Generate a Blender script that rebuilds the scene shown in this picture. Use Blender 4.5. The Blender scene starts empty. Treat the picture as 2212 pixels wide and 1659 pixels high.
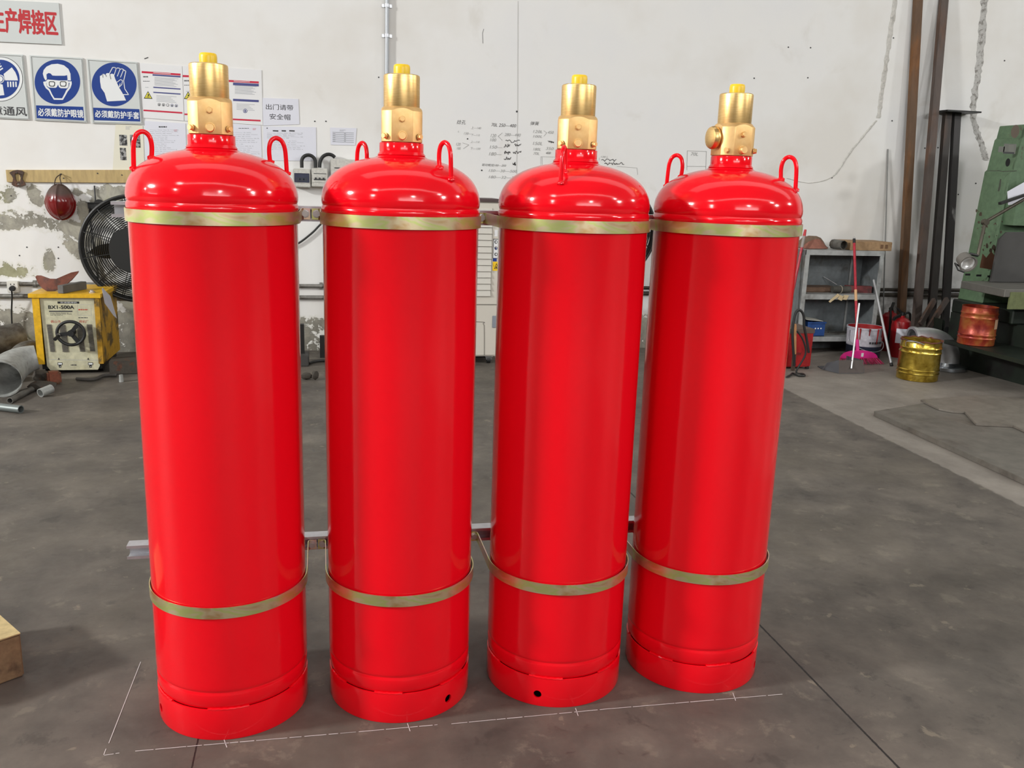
import bpy, bmesh, math, random
from mathutils import Vector, Matrix
random.seed(7)
PI = math.pi
S = bpy.context.scene
COL = S.collection

# ------------------------------------------------------------------ camera
CAM = Vector((0.0, 0.0, 1.439))
FPX = 1904.67
A_ROW, A_PITCH, A_ROLL = 0.214350, 0.2252, 0.0323
def _axes():
    t, r = A_PITCH, A_ROLL
    fw = Vector((0, math.cos(t), -math.sin(t))); up = Vector((0, math.sin(t), math.cos(t))); rt = Vector((1, 0, 0))
    rt2 = math.cos(r) * rt + math.sin(r) * up
    up2 = -math.sin(r) * rt + math.cos(r) * up
    m = Matrix.Rotation(-A_ROW, 3, 'Z')
    return m @ rt2, m @ up2, m @ fw
RT, UP, FW = _axes()
cd = bpy.data.cameras.new('camera'); cam = bpy.data.objects.new('camera', cd); COL.objects.link(cam)
cd.sensor_fit = 'HORIZONTAL'; cd.sensor_width = 36.0; cd.lens = FPX * 36.0 / 2212.0
cd.clip_start = 0.05; cd.clip_end = 100
mw = Matrix((RT, UP, -FW)).transposed().to_4x4(); mw.translation = CAM
cam.matrix_world = mw
S.camera = cam

# ------------------------------------------------------------------ world, lights, exposure
w = bpy.data.worlds.new('world'); S.world = w; w.use_nodes = True
w.node_tree.nodes['Background'].inputs[0].default_value = (0.85, 0.92, 1, 1)
w.node_tree.nodes['Background'].inputs[1].default_value = 0.3
vs = S.view_settings
S.display_settings.display_device = 'sRGB'
vs.view_transform = 'Standard'; vs.look = 'None'; vs.gamma = 1.0; vs.exposure = -0.12; vs.use_curve_mapping = False
try:
    S.cycles.use_denoising = True
    S.cycles.max_bounces = 7; S.cycles.diffuse_bounces = 4; S.cycles.glossy_bounces = 4
    S.cycles.sample_clamp_indirect = 6.0; S.cycles.caustics_reflective = False; S.cycles.caustics_refractive = False
except Exception:
    pass
def area(name, loc, target, sx, sy, power, col=(1, 1, 1), disk=False):
    l = bpy.data.lights.new(name, 'AREA'); l.energy = power; l.color = col
    l.shape = 'DISK' if disk else 'RECTANGLE'; l.size = sx
    if not disk: l.size_y = sy
    o = bpy.data.objects.new(name, l); COL.objects.link(o); o.location = loc
    d = Vector(target) - Vector(loc)
    o.rotation_euler = d.to_track_quat('-Z', 'Y').to_euler()
    return o
H = 6.0
LAMPS = [('high_bay_lamp', (-12.0, 1.2), 1.3, 2100), ('high_bay_lamp', (-9.0, -6.3), 0.9, 160), ('high_bay_lamp', (2.75, -9.2), 0.9, 160),
         ('high_bay_lamp', (12.0, -4.8), 0.9, 420), ('high_bay_lamp', (15.5, 1.5), 0.8, 300), ('high_bay_lamp', (-19.5, 3.4), 0.8, 120),
         ('high_bay_lamp', (-4.2, -1.7), 0.9, 60), ('high_bay_lamp', (7.6, -3.0), 0.9, 100)]
for n, (x, y), s, p in LAMPS:
    area(n, (x, y, 5.75), (x * 0.55, y * 0.6 + 0.8, 0), s, s, p, (1.0, 1.0, 0.985), True)
area('skylight_strip', (1.7, -2.3, 5.95), (1.7, -2.3, 0), 11.0, 0.55, 100, (0.98, 0.99, 1.0))
area('added_roof_fill', (4.5, 3.4, 5.95), (4.5, 3.4, 0), 14.0, 1.6, 95, (0.98, 0.99, 1.0))  # added overhead fill, shifted right to even out the back wall
area('added_front_fill', (2.5, -11.8, 4.7), (2.5, 0, 1.3), 9.0, 2.0, 620, (0.98, 0.99, 1.0))  # added frontal fill, raised so the cylinder bodies do not mirror it
area('added_side_fill', (-21.5, -2.0, 4.6), (0, 2.0, 1.0), 6.0, 1.8, 260, (0.98, 0.99, 1.0))  # added fill from the left, set high to avoid body reflections

# ------------------------------------------------------------------ photo calibration helpers (points on real planes of the room)
WALL = 7.5
def ray(u, v):
    return ((u - 1106.0) / FPX) * RT - ((v - 829.5) / FPX) * UP + FW
def PY(u, v, Y):
    d = ray(u, v); return CAM + d * ((Y - CAM.y) / d.y)
def PZ(u, v, z=0.0):
    d = ray(u, v); return CAM + d * ((z - CAM.z) / d.z)
def PX(u, v, X):
    d = ray(u, v); return CAM + d * ((X - CAM.x) / d.x)
def foot(u, Y):
    lo, hi = 480.0, 1650.0
    for _ in range(40):
        m = (lo + hi) / 2
        if PY(u, m, Y).z > 0: lo = m
        else: hi = m
    return PY(u, lo, Y)

# ------------------------------------------------------------------ materials
MATS = {}
def srgb(r, g, b):
    f = lambda c: (c / 255 / 12.92) if c / 255 <= 0.04045 else ((c / 255 + 0.055) / 1.055) ** 2.4
    return (f(r), f(g), f(b), 1)
class NT:
    def __init__(s, name):
        s.m = bpy.data.materials.new(name); s.m.use_nodes = True; s.t = s.m.node_tree
        s.b = s.t.nodes['Principled BSDF']; s.co = None
    def n(s, ty, **kw):
        nd = s.t.nodes.new(ty)
        for k, v in kw.items(): setattr(nd, k, v)
        return nd
    def l(s, a, b): s.t.links.new(a, b)
    def coord(s):
        if s.co is None: s.co = s.n('ShaderNodeTexCoord').outputs['Object']
        return s.co
    def noise(s, scale, detail=4, rough=0.55, dist=0.0, vec=None):
        nd = s.n('ShaderNodeTexNoise'); nd.inputs['Scale'].default_value = scale
        nd.inputs['Detail'].default_value = detail; nd.inputs['Roughness'].default_value = rough; nd.inputs['Distortion'].default_value = dist
        s.l(vec or s.coord(), nd.inputs['Vector']); return nd.outputs['Fac']
    def ramp(s, fac, stops, interp='LINEAR'):
        nd = s.n('ShaderNodeValToRGB'); cr = nd.color_ramp; cr.interpolation = interp
        while len(cr.elements) < len(stops): cr.elements.new(0.5)
        for e, (p, c) in zip(cr.elements, stops):
            e.position = p; e.color = c if len(c) == 4 else (*c, 1)
        s.l(fac, nd.inputs[0]); return nd.outputs[0]
    def mix(s, fac, a, b, mode='MIX'):
        nd = s.n('ShaderNodeMix', data_type='RGBA', blend_type=mode)
        for i, x in ((0, fac), (6, a), (7, b)):
            if hasattr(x, 'is_output'): s.l(x, nd.inputs[i])
            else: nd.inputs[i].default_value = x
        return nd.outputs[2]
    def math(s, op, a, b=0.0, clamp=False):
        nd = s.n('ShaderNodeMath', operation=op, use_clamp=clamp)
        for i, x in ((0, a), (1, b)):
            if hasattr(x, 'is_output'): s.l(x, nd.inputs[i])
            else: nd.inputs[i].default_value = x
        return nd.outputs[0]
    def step(s, x, lo, hi):   # smooth 0..1
        nd = s.n('ShaderNodeMapRange', interpolation_type='SMOOTHSTEP')
        s.l(x, nd.inputs[0]); nd.inputs[1].default_value = lo; nd.inputs[2].default_value = hi
        return nd.outputs[0]
    def bump(s, h, strength=0.2, dist=0.01):
        nd = s.n('ShaderNodeBump'); nd.inputs['Strength'].default_value = strength; nd.inputs['Distance'].default_value = dist
        s.l(h, nd.inputs['Height']); s.l(nd.outputs[0], s.b.inputs['Normal'])
    def col(s, c):
        if hasattr(c, 'is_output'): s.l(c, s.b.inputs['Base Color'])
        else: s.b.inputs['Base Color'].default_value = c
    def set(s, **kw):
        for k, v in kw.items():
            i = s.b.inputs[k.replace('_', ' ')]
            if hasattr(v, 'is_output'): s.l(v, i)
            else: i.default_value = v
def simple(name, rgb, rough=0.5, metal=0.0, var=0.0, scale=12.0, coat=0.0, spec=0.5):
    if name in MATS: return MATS[name]
    n = NT(name); c = srgb(*rgb)
    if var > 0:
        f = n.noise(scale, 5, 0.6)
        a = tuple(min(1, x * (1 - var)) for x in c[:3]) + (1,); b = tuple(min(1, x * (1 + var * 0.6)) for x in c[:3]) + (1,)
        n.col(n.ramp(f, [(0.3, a), (0.7, b)]))
    else: n.col(c)
    n.set(Roughness=rough, Metallic=metal, Coat_Weight=coat, Specular_IOR_Level=spec)
    MATS[name] = n.m; return n.m
def rusty(name, base, rust, lo=0.5, hi=0.6, scale=6.0, rough=0.6, metal=0.0, seed=0.0, zs=1.0):
    if name in MATS: return MATS[name]
    n = NT(name)
    mp = n.n('ShaderNodeMapping'); mp.inputs['Location'].default_value = (seed, seed * 1.7, seed * 0.3); mp.inputs['Scale'].default_value = (1, 1, zs); n.l(n.coord(), mp.inputs[0])
    f = n.noise(scale, 7, 0.6, 0.3, mp.outputs[0]); g = n.noise(scale * 4, 4, 0.6, 0, mp.outputs[0])
    k = n.step(f, lo, hi)
    b1 = srgb(*base); b0 = tuple(x * 0.7 for x in b1[:3]) + (1,); r1 = srgb(*rust); r0 = tuple(x * 0.55 for x in r1[:3]) + (1,)
    n.col(n.mix(k, n.ramp(g, [(0.3, b0), (0.7, b1)]), n.ramp(g, [(0.35, r0), (0.65, r1)])))
    n.set(Roughness=rough, Metallic=metal); n.bump(g, 0.15, 0.004)
    MATS[name] = n.m; return n.m

def mk_red():
    n = NT('red_gloss_paint')
    n.col(n.mix(n.noise(3.0, 2), (0.86, 0.0032, 0.012, 1), (0.80, 0.0028, 0.010, 1)))
    n.set(Roughness=0.12, Specular_IOR_Level=0.38)
    n.bump(n.noise(22.0, 2, 0.4), 0.035, 0.01)
    return n.m
RED = mk_red()
def mk_strap():
    n = NT('zinc_passivated_steel')
    mp = n.n('ShaderNodeMapping'); mp.inputs['Scale'].default_value = (1, 1, 2.2); n.l(n.coord(), mp.inputs[0])
    f = n.noise(8.0, 3, 0.5, 0.6, mp.outputs[0])
    n.col(n.ramp(f, [(0.30, srgb(204, 160, 106)), (0.40, srgb(226, 206, 168)), (0.47, srgb(206, 216, 134)), (0.53, srgb(226, 212, 174)), (0.60, srgb(228, 190, 186)), (0.70, srgb(218, 214, 146))]))
    n.set(Roughness=0.36, Metallic=0.88); n.bump(n.noise(60, 3), 0.04, 0.003)
    return n.m
STRAP = mk_strap()
def mk_brass(name, c0, c1, rough, metal, zs):
    n = NT(name)
    mp = n.n('ShaderNodeMapping'); mp.inputs['Scale'].default_value = (1, 1, zs); n.l(n.coord(), mp.inputs[0])
    n.col(n.ramp(n.noise(40.0, 3, 0.6, 0, mp.outputs[0]), [(0.3, srgb(*c0)), (0.7, srgb(*c1))]))
    n.set(Roughness=rough, Metallic=metal)
    return n.m
BRASS = mk_brass('turned_brass', (222, 182, 116), (234, 200, 138), 0.36, 1.0, 8.0)
BRASSB = mk_brass('forged_brass', (228, 186, 122), (238, 200, 140), 0.5, 0.8, 1.0)
YEL = simple('yellow_plastic', (250, 205, 30), 0.35)
GALV = simple('galvanised_steel', (196, 198, 202), 0.36, 0.75, 0.12, 30)
ZINC = simple('bright_zinc', (200, 196, 194), 0.3, 0.9)
BLK = simple('black_rubber', (24, 24, 24), 0.5)
BLKM = simple('black_metal', (34, 34, 33), 0.45, 0.2)
DARKV = simple('dark_void', (10, 10, 10), 0.9)
PAPER = simple('white_paper', (226, 226, 226), 0.8)
PAPERB = simple('bluish_paper', (218, 219, 228), 0.8)
CREAM = simple('cream_paper', (222, 218, 200), 0.8)
INKG = simple('faint_grey_ink', (166, 168, 174), 0.8)
INKD = simple('dark_ink', (60, 60, 62), 0.8)
INKK = simple('black_ink', (20, 20, 22), 0.7)
INKR = simple('red_ink', (196, 30, 62), 0.6)
INKB = simple('navy_ink', (70, 74, 130), 0.6)
SBLUE = simple('sign_blue', (18, 56, 134), 0.35)
SWHITE = simple('sign_white', (202, 206, 204), 0.35)
SPRINT = simple('sign_print_white', (226, 228, 228), 0.4)
SRED = simple('sign_red', (186, 36, 44), 0.45)
SYEL = simple('warning_yellow', (226, 216, 70), 0.5)
ALU = simple('aluminium_silver', (205, 206, 208), 0.4, 0.8, 0.1, 20)

def mk_wall():
    n = NT('white_plaster')
    co = n.coord(); sep = n.n('ShaderNodeSeparateXYZ'); n.l(co, sep.inputs[0]); x, y, z = sep.outputs
    big = n.noise(0.9, 4, 0.6); fine = n.noise(7.0, 6, 0.65); edge = n.noise(2.1, 9, 0.62, 0.4); grit = n.noise(40.0, 4, 0.7)
    base = n.ramp(big, [(0.3, srgb(222, 219, 213)), (0.5, srgb(230, 229, 226)), (0.72, srgb(226, 226, 226))])
    stain_or_chip = n.step(n.noise(1.7, 5, 0.6, 0.5), 0.60, 0.78)
    base = n.mix(n.math('MULTIPLY', stain_or_chip, 0.35), base, srgb(196, 190, 178))
    # right part smudged low down
    lowR = n.math('MULTIPLY', n.math('SUBTRACT', 1.0, n.step(z, 0.15, 0.9)), n.step(x, 2.0, 4.0))
    sm = n.math('MULTIPLY', lowR, n.step(fine, 0.42, 0.66))
    base = n.mix(n.math('MULTIPLY', sm, 0.8), base, srgb(112, 104, 94))
    # flaking plaster: strong on the lower left, everywhere close to the floor
    def blob(u, v, ru, rv, sl=0.0):      # peeled patch, centred at a photo point on the wall, sizes in metres
        p = PY(u, v, WALL); dx = n.math('SUBTRACT', x, p.x); dz = n.math('SUBTRACT', z, p.z)
        dz2 = n.math('SUBTRACT', dz, n.math('MULTIPLY', dx, sl))
        ex = n.math('POWER', n.math('DIVIDE', dx, ru), 2.0); ez = n.math('POWER', n.math('DIVIDE', dz2, rv), 2.0)
        return n.math('SUBTRACT', 1.0, n.math('ADD', ex, ez), True)
    a = blob(20, 482, 0.30, 0.09)
    for q in ((100, 480, 0.40, 0.13, -0.3), (75, 425, 0.10, 0.16), (165, 500, 0.35, 0.12, -0.6), (205, 575, 0.42, 0.13, -1.0), (245, 420, 0.30, 0.14), (105, 560, 0.08, 0.16), (195, 450, 0.20, 0.16), (15, 420, 0.14, 0.14), (160, 415, 0.10, 0.05), (10, 585, 0.30, 0.10)):
        a = n.math('MAXIMUM', a, blob(*q))
    left = n.math('SUBTRACT', 1.0, n.step(x, -0.9, -0.4))
    b = n.math('SUBTRACT', 1.0, n.step(z, 0.24, 0.44))
    c = n.math('MULTIPLY', n.math('SUBTRACT', 1.0, n.step(z, 0.42, 0.56)), left)
    edge = n.noise(5.0, 9, 0.66, 0.5); mid = n.noise(20.0, 6, 0.65, 0.4)
    up = n.step(z, 1.28, 1.42)
    bias = n.math('ADD', n.math('MULTIPLY', a, 0.62), n.math('ADD', n.math('MULTIPLY', b, n.math('SUBTRACT', 0.55, n.math('MULTIPLY', left, 0.25))), n.math('MULTIPLY', c, 0.27)))
    bias = n.math('SUBTRACT', n.math('MINIMUM', bias, 0.66), n.math('MULTIPLY', n.math('MAXIMUM', up, n.math('MULTIPLY', n.math('SUBTRACT', 1.0, left), n.math('SUBTRACT', 1.0, b))), 0.5))
    mixn = n.math('ADD', n.math('MULTIPLY', edge, 0.58), n.math('ADD', n.math('MULTIPLY', fine, 0.12), n.math('MULTIPLY', mid, 0.30)))
    mixn = n.math('MULTIPLY', n.math('SUBTRACT', mixn, 0.5), 2.4)
    peel = n.step(n.math('ADD', mixn, bias), 0.42, 0.45)
    raw = n.ramp(edge, [(0.30, srgb(108, 104, 94)), (0.48, srgb(150, 147, 136)), (0.60, srgb(176, 172, 158)), (0.75, srgb(158, 158, 128))])
    low = n.math('SUBTRACT', 1.0, n.step(z, 0.0, 0.5))
    raw = n.mix(n.math('MULTIPLY', low, 0.5), raw, srgb(92, 87, 79))
    raw = n.mix(n.math('MULTIPLY', n.step(grit, 0.60, 0.7), 0.5), raw, srgb(78, 72, 64))
    grn = n.math('MULTIPLY', n.step(n.noise(2.6, 4), 0.5, 0.62), n.math('SUBTRACT', 1.0, n.step(x, -2.3, -1.95)))
    raw = n.mix(n.math('MULTIPLY', grn, 0.45), raw, srgb(158, 158, 108))
    halo = n.math('MULTIPLY', n.step(n.math('ADD', mixn, bias), 0.22, 0.42), 0.22)
    colr = n.mix(halo, base, srgb(190, 186, 160))
    colr = n.mix(peel, colr, raw)
    n.col(colr); n.set(Roughness=0.85, Specular_IOR_Level=0.2)
    h = n.math('SUBTRACT', n.math('MULTIPLY', grit, 0.08), n.math('MULTIPLY', peel, 0.6))
    n.bump(h, 0.6, 0.01)
    return n.m
def mk_floor():
    n = NT('concrete_floor')
    co = n.coord(); sep = n.n('ShaderNodeSeparateXYZ'); n.l(co, sep.inputs[0]); x, y, z = sep.outputs
    f0 = n.noise(0.7, 5, 0.6, 0.4); f1 = n.noise(3.2, 7, 0.62, 0.15); f2 = n.noise(16.0, 6, 0.65, 0.5); f3 = n.noise(70, 3, 0.7)
    c = n.ramp(f1, [(0.30, srgb(74, 69, 64)), (0.5, srgb(93, 87, 80)), (0.70, srgb(111, 104, 95))])
    c = n.mix(n.math('MULTIPLY', n.step(f0, 0.45, 0.7), 0.5), c, srgb(94, 87, 75))
    c = n.mix(n.math('MULTIPLY', n.math('SUBTRACT', 1.0, n.step(f2, 0.26, 0.40)), 0.6), c, srgb(58, 54, 52))
    c = n.mix(n.math('MULTIPLY', n.step(n.noise(9.0, 6, 0.6, 0.35), 0.655, 0.69), 0.5), c, srgb(140, 131, 114))
    f4 = n.noise(6.5, 8, 0.70, 0.25)
    c = n.mix(n.math('MULTIPLY', n.step(f4, 0.57, 0.66), 0.45), c, srgb(126, 119, 106))
    c = n.mix(n.math('MULTIPLY', n.math('SUBTRACT', 1.0, n.step(f4, 0.33, 0.42)), 0.5), c, srgb(62, 58, 54))
    wob = n.math('ADD', x, n.math('MULTIPLY', n.math('SUBTRACT', f2, 0.5), 0.05))
    wob = n.math('SUBTRACT', wob, n.math('MULTIPLY', n.math('SUBTRACT', y, 3.4), 0.035))
    pale = n.step(wob, 3.255, 3.275)
    c = n.mix(n.math('MULTIPLY', pale, 0.75), c, n.ramp(f1, [(0.3, srgb(130, 123, 115)), (0.7, srgb(154, 147, 138))]))
    # saw-cut joints
    def line(v, p, wd):
        return n.math('LESS_THAN', n.math('ABSOLUTE', n.math('SUBTRACT', v, p)), wd)
    wx = n.math('ADD', x, n.math('MULTIPLY', n.math('SUBTRACT', f3, 0.5), 0.004))
    j = n.math('MAXIMUM', n.math('MULTIPLY', line(wx, 1.43, 0.0035), n.math('LESS_THAN', y, 5.8)), n.math('MULTIPLY', line(wx, -0.338, 0.0022), n.math('LESS_THAN', y, 2.6)))
    c = n.mix(j, c, srgb(38, 35, 33))
    n.col(c); n.set(Roughness=n.ramp(f2, [(0.3, (0.5, 0.5, 0.5)), (0.7, (0.72, 0.72, 0.72))]), Specular_IOR_Level=0.35)
    hh = n.math('SUBTRACT', n.math('ADD', n.math('MULTIPLY', f3, 0.15), n.math('MULTIPLY', f2, 0.25)), n.math('MULTIPLY', j, 0.8))
    n.bump(hh, 0.25, 0.006)
    return n.m
WALLM = mk_wall(); FLOORM = mk_floor()
CEILM = simple('painted_roof', (214, 214, 212), 0.8)
SIDEM = simple('painted_side_wall', (206, 205, 200), 0.8, 0, 0.15, 0.6)
FRONTM = simple('grey_front_wall', (150, 150, 148), 0.8, 0, 0.3, 0.5)
DARKW = simple('grey_side_wall', (120, 120, 120), 0.8, 0, 0.3, 0.5)

# ------------------------------------------------------------------ mesh helpers
class MB:
    def __init__(s): s.bm = bmesh.new()
    def box(s, c, d, rot=None):
        m = Matrix.Translation(Vector(c)) @ (rot.to_4x4() if rot is not None else Matrix()) @ Matrix.Diagonal((d[0], d[1], d[2], 1))
        bmesh.ops.create_cube(s.bm, size=1.0, matrix=m); return s
    def bb(s, x0, y0, z0, x1, y1, z1):
        return s.box(((x0 + x1) / 2, (y0 + y1) / 2, (z0 + z1) / 2), (abs(x1 - x0), abs(y1 - y0), abs(z1 - z0)))
    def cyl(s, p0, p1, r0, r1=None, seg=24, caps=True):
        p0, p1 = Vector(p0), Vector(p1); d = p1 - p0
        q = d.to_track_quat('Z', 'Y').to_matrix().to_4x4()
        m = Matrix.Translation((p0 + p1) / 2) @ q
        bmesh.ops.create_cone(s.bm, cap_ends=caps, segments=seg, radius1=r0, radius2=r0 if r1 is None else r1, depth=d.length, matrix=m); return s
    def beam(s, p0, p1, w, h, up=(0, 0, 1)):
        p0, p1 = Vector(p0), Vector(p1); z = (p1 - p0); L = z.length; z.normalize()
        x = Vector(up).cross(z)
        if x.length < 1e-4: x = Vector((1, 0, 0))
        x.normalize(); y = z.cross(x)
        r = Matrix((x, y, z)).transposed()
        return s.box((p0 + p1) / 2, (w, h, L), r)
    def lathe(s, prof, c=(0, 0, 0), seg=48, mtx=None, closed=False):
        rings = []; M = Matrix.Translation(Vector(c)) @ (mtx.to_4x4() if mtx is not None else Matrix())
        for r, z in prof:
            if r < 1e-6: rings.append([s.bm.verts.new(M @ Vector((0, 0, z)))])
            else: rings.append([s.bm.verts.new(M @ Vector((r * math.cos(2 * PI * i / seg), r * math.sin(2 * PI * i / seg), z))) for i in range(seg)])
        pairs = list(zip(rings, rings[1:]))
        if closed: pairs.append((rings[-1], rings[0]))
        for a, b in pairs:
            for i in range(seg):
                k = (i + 1) % seg
                if len(a) == 1 and len(b) == 1: continue
                if len(a) == 1: s.bm.faces.new((a[0], b[i], b[k]))
                elif len(b) == 1: s.bm.faces.new((a[i], b[0], a[k]))
                else: s.bm.faces.new((a[i], b[i], b[k], a[k]))
        return s
    def tube(s, pts, r, seg=10, caps=True, closed=False):
        pts = [Vector(p) for p in pts]; n = len(pts); rings = []; prev = None
        for i, p in enumerate(pts):
            if closed: t = pts[(i + 1) % n] - pts[i - 1]
            else: t = pts[min(i + 1, n - 1)] - pts[max(i - 1, 0)]
            t.normalize()
            if prev is None:
                a = Vector((0, 0, 1)) if abs(t.z) < 0.9 else Vector((1, 0, 0))
                nx = t.cross(a).normalized()
            else:
                nx = (prev - t * prev.dot(t)).normalized()
            prev = nx; ny = t.cross(nx)
            rr = r[i] if isinstance(r, (list, tuple)) else r
            rings.append([s.bm.verts.new(p + rr * (math.cos(2 * PI * k / seg) * nx + math.sin(2 * PI * k / seg) * ny)) for k in range(seg)])
        prs = list(zip(rings, rings[1:]))
        if closed: prs.append((rings[-1], rings[0]))
        for a, b in prs:
            for k in range(seg):
                s.bm.faces.new((a[k], a[(k + 1) % seg], b[(k + 1) % seg], b[k]))
        if caps and not closed:
            s.bm.faces.new(rings[0][::-1]); s.bm.faces.new(rings[-1])
        return s
    def prism(s, pts, off):   # polygon (3D points) extruded by off
        off = Vector(off); a = [s.bm.verts.new(Vector(p)) for p in pts]; b = [s.bm.verts.new(Vector(p) + off) for p in pts]
        s.bm.faces.new(a); s.bm.faces.new(b[::-1])
        for i in range(len(a)):
            k = (i + 1) % len(a); s.bm.faces.new((a[i], b[i], b[k], a[k]))
        return s
    def poly(s, pts):
        s.bm.faces.new([s.bm.verts.new(Vector(p)) for p in pts]); return s
    def grid(s, rows):
        vs = [[s.bm.verts.new(Vector(p)) for p in r] for r in rows]
        for a, b in zip(vs, vs[1:]):
            for i in range(len(a) - 1): s.bm.faces.new((a[i], a[i + 1], b[i + 1], b[i]))
        return s
    def xf(s, m): bmesh.ops.transform(s.bm, matrix=m, verts=s.bm.verts); return s
    def bevel(s, w, seg=2):
        bmesh.ops.bevel(s.bm, geom=list(s.bm.edges), offset=w, segments=seg, affect='EDGES', clamp_overlap=True); return s
    def solid(s, t):
        bmesh.ops.recalc_face_normals(s.bm, faces=s.bm.faces)
        bmesh.ops.solidify(s.bm, geom=list(s.bm.faces), thickness=t); return s
    def build(s, name, mat, parent=None, loc=None, smooth=True, ang=32, recalc=True):
        if recalc: bmesh.ops.recalc_face_normals(s.bm, faces=s.bm.faces)
        me = bpy.data.meshes.new(name); s.bm.to_mesh(me); s.bm.free()
        me.materials.append(mat)
        if smooth:
            me.polygons.foreach_set('use_smooth', [True] * len(me.polygons)); me.set_sharp_from_angle(angle=math.radians(ang))
        o = bpy.data.objects.new(name, me); COL.objects.link(o)
        if parent is not None: o.parent = parent
        if loc is not None: o.location = loc
        return o
def local(m, root):     # shift a mesh built in world space into its parent's space
    return m.xf(Matrix.Translation(-root.location))
def tag(o, label, cat, group=None, kind=None):
    o['label'] = label; o['category'] = cat
    if group: o['group'] = group
    if kind: o['kind'] = kind
    return o
def thing(name, label, cat, loc=(0, 0, 0), rz=0.0, group=None):
    o = bpy.data.objects.new(name, None); COL.objects.link(o); o.location = Vector(loc); o.rotation_euler = (0, 0, rz)
    o.empty_display_size = 0.05
    return tag(o, label, cat, group)
def struct(name, mb, mat, smooth=False):
    o = mb.build(name, mat, smooth=smooth); o['kind'] = 'structure'; return o
def part(root, mb, name, mat, parent=None, **kw):   # mb in world coordinates, root an unrotated empty
    o = mb.xf(Matrix.Translation(-root.location)).build(name, mat, parent or root, **kw)
    return o
def arc(c, r, a0, a1, n, ax=Vector((1, 0, 0)), ay=Vector((0, 0, 1))):
    c = Vector(c); return [c + r * (math.cos(a0 + (a1 - a0) * i / n) * ax + math.sin(a0 + (a1 - a0) * i / n) * ay) for i in range(n + 1)]
def smoothpath(pts, sub=6):
    pts = [Vector(p) for p in pts]; out = []
    for i in range(len(pts) - 1):
        p0 = pts[max(i - 1, 0)]; p1 = pts[i]; p2 = pts[i + 1]; p3 = pts[min(i + 2, len(pts) - 1)]
        for k in range(sub):
            t = k / sub
            out.append(0.5 * ((2 * p1) + (p2 - p0) * t + (2 * p0 - 5 * p1 + 4 * p2 - p3) * t * t + (3 * p1 - p0 - 3 * p2 + p3) * t ** 3))
    out.append(pts[-1]); return out
def cut(o, cutters):      # boolean holes, baked into the mesh
    tmp = []
    for mb in cutters:
        c = mb.build('cutter', DARKV, smooth=False); tmp.append(c)
        m = o.modifiers.new('b', 'BOOLEAN'); m.operation = 'DIFFERENCE'; m.solver = 'EXACT'; m.object = c
    dg = bpy.context.evaluated_depsgraph_get(); dg.update()
    me = bpy.data.meshes.new_from_object(o.evaluated_get(dg))
    o.modifiers.clear(); o.data = me
    for c in tmp: bpy.data.objects.remove(c, do_unlink=True)
    me.set_sharp_from_angle(angle=math.radians(32))

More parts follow.
